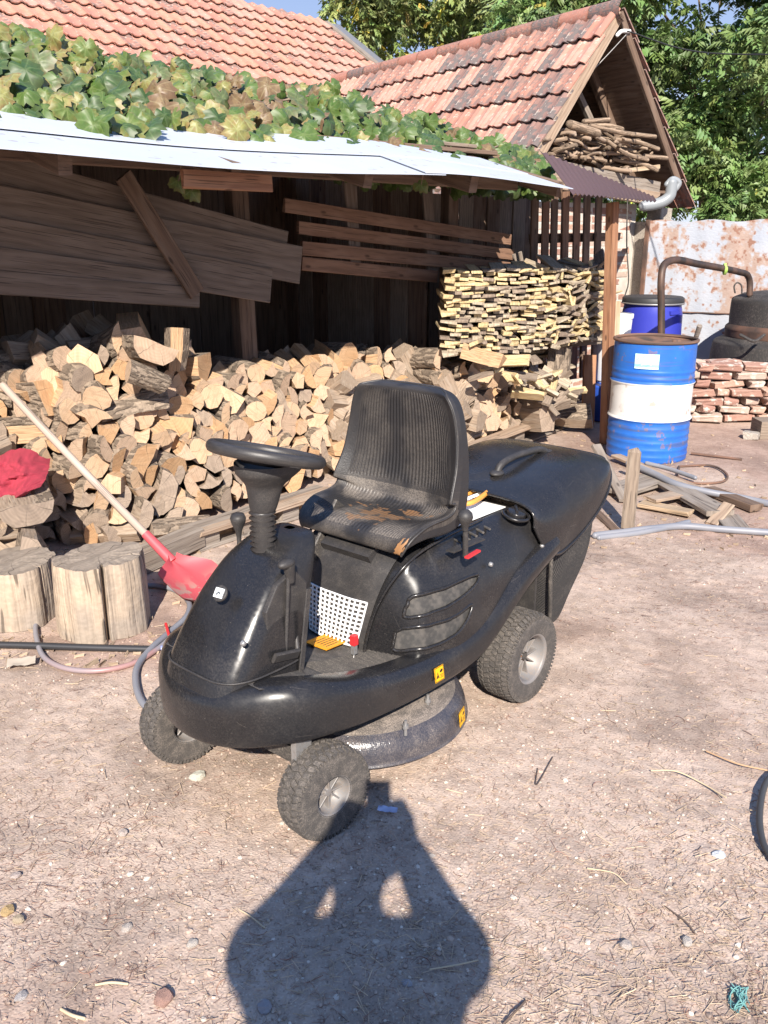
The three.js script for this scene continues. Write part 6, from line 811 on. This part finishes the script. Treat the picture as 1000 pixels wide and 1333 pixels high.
// ================================================================ planks and pipes on the ground at right
{
  const R = rng(811), pl = (a, b, W, T, m, label, ya = .03, yb = .03, cat = 'plank', nm = 'plank', up = V3(0, 1, 0)) => { const A = G(a[0], a[1], ya), B = G(b[0], b[1], yb), d = B.clone().sub(A), s = up.y ? d.clone().cross(V3(0, 1, 0)).normalize() : up; tag(mesh(nm, plankAt(A, B, W, T, s, .008, R), m), label, cat); };
  pl([776, 580], [812, 652], .06, .022, M.greyWood, 'grey lath slanting down to the right beside the grass box', .22, .02);
  pl([802, 593], [905, 636], .085, .022, M.tanWood, 'brown board in front of the drum foot, under the grey hose', .05, .02);
  pl([800, 640], [858, 622], .20, .03, M.greyWood, 'wide grey board lying behind the leaning stake', .04, .05); pl([834, 655], [900, 668], .10, .025, M.paleWood, 'pale yellowish board right of the leaning stake', .03, .03);
  pl([846, 650], [880, 643], .11, .02, M.tanWood, 'short cream board lying on the pale yellowish one', .055, .06); pl([872, 630], [938, 668], .17, .03, M.greyWood, 'broad grey plank lying crosswise among the boards', .05, .05); pl([926, 683], [949, 656], .075, .022, M.tanWood, 'short pale board standing against the right-hand plank', .005, .09);
  pl([922, 637], [985, 662], .09, .04, M.brownWood, 'dark board at the right of the plank pile', .03, .03); pl([945, 672], [960, 690], .14, .03, M.greyWood, 'short grey board end at the front right of the plank pile', .02, .02); pl([774, 664], [806, 694], .05, .014, M.brownWood, 'thin brown slat lying flat next to the grass box', .012, .012); pl([560, 577], [600, 570], .05, .012, M.greyWood, 'thin grey slat lying in front of the right pallet', .01, .01); pl([612, 640], [652, 622], .05, .012, M.greyWood, 'thin grey chip of wood beside the pallet corner', .01, .01);
  const a = G(816, 690), b = D(826, 586, a.z + .02); tag(mesh('stake', plankAt(a, b, 0.058, .03, V3(1, 0, 0), .02, R, .008), M.slabWood), 'weathered pointed stake leaning upright behind the grass box', 'stake');
  M.hose = std({ map: tex(128, 128, (u, v) => mix3([.17, .18, .21], [.25, .25, .27], fbm(u * 8, v * 8, 821, 3, 8, 8))), roughness: .5 });
  const hose = (pts, r, m, label, nm = 'hose', y = .02, n = 90) => tag(mesh(nm, tube(pts.map(p => G(p[0], p[1], p[2] ?? y)), r, n, 9), m), label, 'hose');
  hose([[818, 603, .10], [850, 616, .09], [880, 630, .07], [920, 640, .05], [965, 648, .03], [1030, 662, .02], [1090, 672, .02]], .021, M.hose, 'grey hose running right from the leaning stake over the boards');
  hose([[842, 603, .06], [870, 610, .05], [905, 622, .04]], .015, M.hose, 'short end of grey hose beside the drum foot'); hose([[775, 697], [810, 693], [850, 688], [890, 685], [940, 689], [1010, 694], [1080, 699]], .020, M.hose, 'grey hose lying flat from behind the grass box to the right edge'); hose([[780, 700, .012], [830, 694, .012], [880, 684, .02], [896, 680, .02]], .017, M.hose, 'second grey hose end beside the flat one');
  tag(mesh('iron_rod', rod(G(900, 590, .012), G(966, 598, .012), .009), M.rust), 'thin rusty iron rod on the ground right of the drum', 'rod');
  tag(mesh('rusty_hoop', tube([[884, 607], [925, 606], [946, 617], [940, 627], [905, 629], [884, 622], [884, 608]].map(p => G(p[0], p[1], .012)), .008, 70, 6), M.rust), 'rusty iron hoop lying on the ground behind the boards', 'hoop');
  tag(mesh('plaster_chunk', plankAt(G(970, 566, .025), G(988, 568, .025), .10, .05, V3(0, 0, -1), .02, R), M.concrete), 'whitish plaster chunk on the ground below the hearth', 'chunk'); { const b = boxUV(new THREE.BoxGeometry(.3, .14, .2)); const p = G(1004, 572); b.translate(p.x + .06, .07, p.z - .1); tag(mesh('crate', b, M.slabWood), 'dark wooden box end at the right edge below the hearth', 'box'); }
  // left side hoses and pipe
  hose([[168, 764], [200, 762], [228, 768], [246, 784], [243, 802], [222, 822], [196, 845], [179, 868], [177, 890], [184, 912], [200, 930], [214, 945]], .0125, M.hose, 'grey hose looping from the chopping block towards the far front wheel', 'hose', .018);
  hose([[72, 776, .03], [58, 786, .02], [48, 806], [48, 832], [60, 858], [90, 871], [130, 873], [172, 864], [205, 845], [232, 822], [252, 810], [270, 800]], .0105, std({ map: tex(128, 128, (u, v) => mix3([.25, .24, .26], [.34, .20, .19], smooth(.35, .6, fbm(u * 3, v * 3, 823, 3, 3, 3)))), roughness: .4 }), 'pinkish grey hose curving in front of the chopping blocks', 'hose', .014);
  hose([[-60, 838], [30, 840], [120, 843], [196, 845]], .014, std({ color: [.03, .03, .033], roughness: .45 }), 'straight black pipe lying on the ground before the chopping blocks', 'pipe', .016);
  tag(mesh('hose_tie', rod(G(216, 812, .045), G(222, 834, .03), .006), M.red), 'small red tie standing up where the two left hoses cross', 'tie'); tag(mesh('hose_coupling', rod(G(210, 845, .025), G(226, 842, .03), .013, .015, 12), std({ color: [.25, .3, .62], roughness: .4 })), 'small blue hose coupling where the left hoses cross', 'coupling');
  tag(mesh('cable_loop', tube([[1010, 1004], [997, 1020], [990, 1048], [990, 1080], [998, 1106], [1015, 1125], [1045, 1120]].map(p => G(p[0], p[1], .02)), .009, 40, 8), std({ color: [.05, .05, .052], roughness: .6 })), 'loop of thick black cable entering at the right edge', 'cable');
  tag(mesh('overhead_wire', tube([gab(-.30, 3.33, -.05), D(900, 66, -8), D(1010, 71, -7), D(1300, 60, -5)], .006, 40, 6), std({ color: [.03, .03, .03] })), 'overhead wire leading right from the gable peak', 'wire'); { const t = thing('insulator', 'white insulator hook under the gable peak holding the wire', 'insulator'); const a = gab(-.42, 3.28, -.05), b = gab(-.26, 3.33, -.05); mesh('hook', tube([a, a.clone().lerp(b, .3).add(V3(0, .02, 0)), b], .018, 16, 8), M.white, t); mesh('lead_wire', tube([b, gab(-.5, 3.1, 0), gab(-.65, 2.95, .05)], .005, 14, 6), M.zinc, t); }
  { const q = (px, py) => D(px, py, -9.15); tag(mesh('hanging_wire', tube([q(817, 250), q(816, 320), q(818, 370), q(813, 386)], .007, 20, 6), M.blackMetal), 'dark wire hanging down the brick wall beside the gatepost', 'wire'); }
}
// ================================================================ loose litter on the dirt
{
  const R = rng(831);
  const peb = k => { const g = new THREE.IcosahedronGeometry(1, 1), p = g.attributes.position, q = {}; for (let i = 0; i < p.count; i++) { const key = [p.getX(i), p.getY(i), p.getZ(i)].map(v => v.toFixed(2)).join(); const h = q[key] ?? (q[key] = .8 + .35 * hash2(i, k, 3)); p.setXYZ(i, p.getX(i) * h * 1.15, p.getY(i) * h * .6, p.getZ(i) * h * .9); } g.computeVertexNormals(); return g; };
  const PG = [0, 1, 2].map(peb);
  const stone = (px, py, r, col, label) => { const m = mesh('pebble', pick(R, PG), std({ color: col, roughness: .9, bumpMap: rep(TX.grit, 2), bumpScale: .002 })); const p = G(px, py, r * .35); m.position.copy(p); m.scale.setScalar(r); m.rotation.y = R() * 6; tag(m, label, 'pebble'); };
  stone(258, 1010, .023, [.62, .60, .50], 'largest whitish pebble in front of the far front wheel'); stone(10, 1186, .016, [.55, .38, .18], 'yellow-brown pebble near the left edge, upper of a close pair'); stone(24, 1196, .014, [.50, .40, .28], 'dull pebble near the left edge, lower of a close pair'); stone(213, 1298, .022, [.40, .24, .19], 'flat reddish stone left of the shadow'); stone(160, 1084, .014, [.58, .48, .42], 'pale round pebble in the middle of the left dirt'); stone(165, 1208, .014, [.55, .48, .42], 'pale pebble left of the shadow elbow'); stone(250, 1228, .013, [.56, .50, .44], 'pale chip just left of the shadow elbow'); stone(28, 1297, .013, [.50, .46, .44], 'grey pebble in the lower left corner'); stone(345, 1310, .016, [.42, .40, .42], 'grey stone inside the shadow near the bottom'); stone(530, 1280, .011, [.44, .42, .44], 'small grey stone inside the shadow, right of centre'); stone(936, 1113, .016, [.72, .74, .76], 'bright white stone at right in the reddish litter'); stone(815, 1230, .014, [.56, .48, .42], 'pale oval pebble right of the shadow'); stone(895, 1225, .014, [.58, .52, .46], 'pale pebble left of the teal twine'); stone(20, 1140, .012, [.55, .45, .40], 'pale elongated pebble at the left edge');
  tag(mesh('paper_scrap', (() => { const g = new THREE.PlaneGeometry(.10, .05, 8, 4), p = g.attributes.position; for (let i = 0; i < p.count; i++) p.setZ(i, .014 * (fbm(p.getX(i) * 60, p.getY(i) * 60, 5, 2) - .3)); g.rotateX(-1.4); g.rotateY(.3); g.computeVertexNormals(); const q = G(28, 862, .018); g.translate(q.x, q.y, q.z); return g; })(), std({ color: [.42, .36, .29] })), 'crumpled dry leaf on the dirt below the black pipe', 'dry leaf');
  tag(mesh('plastic_scrap', (() => { const g = new THREE.PlaneGeometry(.055, .02, 8, 3), p = g.attributes.position; for (let i = 0; i < p.count; i++) p.setZ(i, .012 * fbm(p.getX(i) * 90, p.getY(i) * 90, 8, 2)); g.rotateX(-1.3); g.rotateY(-.2); g.computeVertexNormals(); const q = G(505, 1055, .014); g.translate(q.x, q.y, q.z); return g; })(), std({ color: [.42, .48, .68], roughness: .3 })), 'scrap of bluish plastic film beside the near front wheel', 'plastic scrap');
  { const pts = []; for (let k = 0; k < 40; k++) pts.push(G(962 + 9 * Math.sin(k * 2.3) + 6 * Math.sin(k * .7), 1299 + 16 * Math.cos(k * 1.9) + 4 * Math.sin(k), .012 + .008 * Math.sin(k * 3.1))); tag(mesh('twine', tube(pts, 0.0012, 260, 5), std({ color: [.16, .36, .34] })), 'tangle of teal twine near the bottom right corner', 'twine'); }
  const twig = (pts, r, m, label) => tag(mesh('twig', tube(pts.map((p, i) => G(p[0], p[1] + (i % 2) * 2, .006 + .006 * (i % 2))), r * .62, 30, 6), m), label, 'twig');
  const strawM = std({ color: [.52, .41, .27], roughness: .8 }), twigM = std({ color: [.115, .08, .062], roughness: .9 });
  twig([[848, 1003], [880, 1002], [915, 1020], [945, 1036]], .004, strawM, 'longest pale straw stalk curving in the reddish litter at right'); twig([[920, 978], [960, 992], [1000, 1003]], .005, std({ color: [.42, .27, .16] }), 'brown stick reaching the right edge above the cable loop'); twig([[125, 1282], [145, 1277], [166, 1281]], .005, strawM, 'short curved pale stick in the lower left dirt'); twig([[80, 1314], [95, 1320], [110, 1326]], .006, strawM, 'pale stick near the bottom left corner'); twig([[308, 1182], [325, 1190], [345, 1208]], .003, strawM, 'straw lying across the left rim of the shadow'); twig([[560, 1262], [600, 1253], [622, 1250]], .003, strawM, 'straw lying across the right rim of the shadow'); twig([[765, 1130], [800, 1135], [815, 1150]], .003, strawM, 'thin straw right of the shadow'); twig([[866, 1180], [895, 1200], [905, 1215]], .003, twigM, 'dark twig above the pale pebble at right'); twig([[700, 1000], [698, 1020], [720, 985]], .0025, twigM, 'dark forked twig right of the rear wheel'); twig([[655, 1333], [668, 1318], [684, 1303]], .004, twigM, 'dark twig at the bottom edge right of the shadow');
  // countless bits
  const strip = plank(.036, .0018, .0011, .0003, .0), bend = new THREE.TorusGeometry(.016, .0007, 4, 9, 2.2); bend.rotateX(Math.PI / 2);
  const scatter = (name, geo, mat, n, size, dens, label, ySink, colr) => { const im = new THREE.InstancedMesh(geo, mat, n), o = new THREE.Object3D(), c = new THREE.Color(); let k = 0; while (k < n) { const py = 560 + 830 * Math.pow(R(), .75), px = rr(R, -60, 1060), p = G(px, py); if (R() > dens(px, py, p)) continue; o.position.copy(p); o.position.y = gh(p.x, p.z) + ySink; o.rotation.set(rr(R, -.25, .25), R() * 6.28, rr(R, -.25, .25)); const s = rr(R, size[0], size[1]) * (R() < .08 ? 1.8 : 1); o.scale.set(s, s, s); o.updateMatrix(); im.setMatrixAt(k, o.matrix); colr(c); im.setColorAt(k, c); k++; } im.name = name; im.userData.kind = 'stuff'; im.userData.label = label; im.castShadow = im.receiveShadow = true; scene.add(im); };
  const patch = (p, f, s) => smooth(.38, .66, fbm(p.x * f + 70, p.z * f + 70, s, 3));
  scatter('straw_litter', strip, std({ color: [1, 1, 1], roughness: .85 }), 9000, [.2, .8], (x, y, p) => .15 + .85 * patch(p, 1.3, 841) * (x > 620 ? 1 : .6), 'short pale straw bits strewn over the dirt', .005, c => { const k = rr(R, .6, 1.15); c.setRGB(.50 * k, .385 * k, .27 * k); });
  scatter('twig_litter', strip, std({ color: [1, 1, 1], roughness: .95 }), 11000, [.15, .6], (x, y, p) => .10 + .9 * patch(p, 1.1, 843) * (x > 560 ? 1 : .45), 'dark twig and root bits strewn over the dirt', .004, c => { const k = rr(R, .5, 1.4); c.setRGB(.215 * k, .125 * k, .095 * k); });
  scatter('curled_litter', bend, std({ color: [1, 1, 1], roughness: .9 }), 3200, [.25, .8], (x, y, p) => .08 + .9 * patch(p, 1.0, 845) * (x > 600 ? 1 : .5), 'curled dry roots strewn over the dirt', .003, c => { const k = rr(R, .5, 1.5); c.setRGB(.26 * k, .14 * k, .10 * k); });
  scatter('gravel', PG[0], std({ color: [1, 1, 1], roughness: .95 }), 9000, [.0015, .0052], (x, y, p) => .25 + .75 * patch(p, 1.6, 847), 'tiny stones and crumbs of earth on the dirt', .001, c => { const k = rr(R, .7, 1.3), w = R() < .18; c.setRGB((w ? .52 : .36) * k, (w ? .45 : .27) * k, (w ? .38 : .215) * k); });
  scatter('wood_chips', plank(.03, .014, .004, .001, .008), std({ color: [1, 1, 1], roughness: .9 }), 900, [.25, 1.1], (x, y, p) => y < 720 || (x < 330 && y < 870) ? .6 : 0, 'wood chips and bark crumbs near the firewood', .005, c => { const k = rr(R, .6, 1.2); c.setRGB(.40 * k, .30 * k, .21 * k); });
}
// ================================================================ the person taking the picture, whose shadow falls before the mower
{
  const t = thing('person', 'person standing with raised elbows, holding up a phone, whose shadow falls on the dirt', 'person');
  const skin = std({ color: [.42, .25, .18], roughness: .6 }), shirt = std({ color: [.12, .13, .16], roughness: .9, bumpMap: rep(TX.grit, 4), bumpScale: .002 }), trouser = std({ color: [.05, .06, .09], roughness: .9 }), shoe = std({ color: [.04, .035, .03], roughness: .6 }), hair = std({ color: [.05, .035, .025], roughness: .8 });
  function skinOf(bones, res, k) {                       // one smooth surface round tapered bones
    const lo = V3(1e9, 1e9, 1e9), hi = lo.clone().negate(); for (const [a, b, ra, rb] of bones) for (const [p, r] of [[a, ra], [b, rb]]) { lo.min(p.clone().subScalar(r + .04)); hi.max(p.clone().addScalar(r + .04)); }
    const c = lo.clone().add(hi).multiplyScalar(.5), half = Math.max(hi.x - lo.x, hi.y - lo.y, hi.z - lo.z) / 2, mc = new MarchingCubes(res, new THREE.MeshBasicMaterial(), false, false, 240000); mc.isolation = 0;
    const d = V3(), ab = V3(); for (let z = 0, q = 0; z < res; z++) for (let y = 0; y < res; y++) for (let x = 0; x < res; x++, q++) { const P = V3((x - res / 2) / (res / 2) * half + c.x, (y - res / 2) / (res / 2) * half + c.y, (z - res / 2) / (res / 2) * half + c.z); let s = 0; for (const [a, b, ra, rb] of bones) { ab.subVectors(b, a); const h = clamp(d.subVectors(P, a).dot(ab) / Math.max(1e-9, ab.lengthSq())); d.copy(a).addScaledVector(ab, h); const v = P.distanceTo(d) - lerp(ra, rb, h); if (v < .25) s += Math.exp(-v / k); } mc.field[q] = s > 0 ? k * Math.log(s) : -.25; }
    mc.update(); const n = mc.count, g = new THREE.BufferGeometry(), pos = new Float32Array(n * 3); for (let i = 0; i < n; i++) { pos[i * 3] = mc.positionArray[i * 3] * half + c.x; pos[i * 3 + 1] = mc.positionArray[i * 3 + 1] * half + c.y; pos[i * 3 + 2] = mc.positionArray[i * 3 + 2] * half + c.z; } g.setAttribute('position', new THREE.BufferAttribute(pos, 3)); g.setAttribute('normal', new THREE.BufferAttribute(new Float32Array(mc.normalArray.slice(0, n * 3)), 3)); const h = mergeVertices(g, 1e-5); h.deleteAttribute('normal'); h.computeVertexNormals(); h.setAttribute('uv', new THREE.Float32BufferAttribute(new Float32Array(h.attributes.position.count * 2), 2)); return h;
  }
  const X = -.045, sh = s => V3(X + s * .185, 1.365, .40), el = s => s < 0 ? V3(-.262, 1.255, .22) : V3(.182, 1.255, .22), wr = s => s < 0 ? V3(-.122, 1.395, .085) : V3(.088, 1.385, .085);
  const hips = V3(X, .93, .42), hd = V3(X, 1.575, .36), body = [[hips, V3(X, 1.12, .41), .15, .145], [V3(X - .07, 1.05, .41), V3(X - .10, 1.29, .41), .135, .125], [V3(X + .07, 1.05, .41), V3(X + .10, 1.29, .41), .135, .125], [V3(X, 1.33, .41), V3(X, 1.46, .38), .085, .058]];
  for (const s of [-1, 1]) body.push([sh(s).lerp(V3(X, 1.36, .41), .5), sh(s), .075, .068], [sh(s), el(s), .085, .068], [el(s), wr(s), .070, .046]);
  const legs = []; for (const s of [-1, 1]) legs.push([V3(X + s * .09, .92, .42), V3(X + s * .105, .50, .40), .098, .066], [V3(X + s * .105, .50, .40), V3(X + s * .115, .10, .44), .062, .042], [V3(X + s * .115, .06, .45), V3(X + s * .125, .035, .28), .044, .034]);
  const head = [[V3(X, 1.60, .375), V3(X, 1.555, .345), .092, .082], [V3(X, 1.53, .325), V3(X, 1.495, .315), .060, .045], [V3(X, 1.56, .268), V3(X, 1.535, .25), .014, .016], [V3(X - .088, 1.565, .375), V3(X - .09, 1.54, .37), .013, .010], [V3(X + .088, 1.565, .375), V3(X + .09, 1.54, .37), .013, .010], [V3(X, 1.50, .35), V3(X, 1.42, .39), .055, .06]];
  mesh('body', skinOf(body.concat(legs), 110, .014), shirt, t);
  mesh('head', skinOf(head, 72, .012), skin, t);
  { const e = []; for (const s of [-1, 1]) { const g = new THREE.SphereGeometry(.012, 12, 8); g.translate(X + s * .033, 1.572, .277); e.push(g); } mesh('eye', e[0], M.white, t); mesh('eye', e[1], M.white, t); const mo = new THREE.SphereGeometry(.02, 14, 6); mo.scale(1, .25, .4); mo.translate(X, 1.502, .268); mesh('mouth', mo, std({ color: [.3, .1, .09] }), t); const hg = new THREE.SphereGeometry(.102, 28, 18, 0, 6.2832, 0, 1.65); hg.scale(.98, .95, 1.05); hg.rotateX(-.35); hg.translate(X, 1.612, .385); mesh('hair', hg, hair, t); }
  const trg = []; for (const s of [-1, 1]) trg.push(lathe([[.108, 0], [.104, .2], [.078, .42], [.072, .62], [.058, .80]].map(p => [p[0], -p[1]]), 24).translate(X + s * .10, .90, .42)); mesh('trousers', trg, trouser, t); mesh('trousers', lathe([[.17, 0], [.185, -.08], [.16, -.16], [.06, -.17]], 28).scale(1, 1, .75).translate(X, 1.0, .42), trouser, t);
  for (const s of [-1, 1]) { const g = new THREE.SphereGeometry(.06, 18, 12); g.scale(.85, .8, 2.2); g.translate(X + s * .12, .042, .35); mesh('shoe', g, shoe, t); }
  for (const s of [-1, 1]) { const b = [], w = wr(s), pc = V3(s < 0 ? -.088 : .070, 1.452, .036); b.push([w, pc, .032, .031], [pc, pc.clone().add(V3(-s * .012, .03, -.008)), .031, .026]); for (let f = 0; f < 4; f++) { const r0 = pc.clone().add(V3(s * .004, .034 - f * .021, -.012)), r1 = r0.clone().add(V3(-s * .004, .006, -.018)).setZ(.0195), r2 = V3(s < 0 ? -.046 + .006 * (f % 2) : .042 - .006 * (f % 2), r0.y + .004, .0185); b.push([r0, r1, .0095, .009], [r1, r2, .009, .0078]); } const th0 = pc.clone().add(V3(-s * .01, .01, .018)), th1 = V3(s < 0 ? -.05 : .045, 1.475, .040), th2 = V3(s < 0 ? -.022 : .018, 1.49, .032); b.push([th0, th1, .012, .0105], [th1, th2, .0105, .009]); mesh('hand', skinOf(b, 64, .004), skin, t); }
  const ph = new THREE.BoxGeometry(.076, .160, .0085), o = thing('phone', 'phone held up by the person whose shadow falls on the dirt', 'phone', V3(.003, 1.483, .028)); o.rotation.x = -PITCH; mesh('phone_body', ph, std({ color: [.02, .02, .022], roughness: .3 }), o); const gl = new THREE.BoxGeometry(.071, .153, .001); gl.translate(0, 0, .0049); mesh('screen', gl, std({ color: [.03, .03, .035], roughness: .15 }), o);
}
renderer.render(scene, camera);
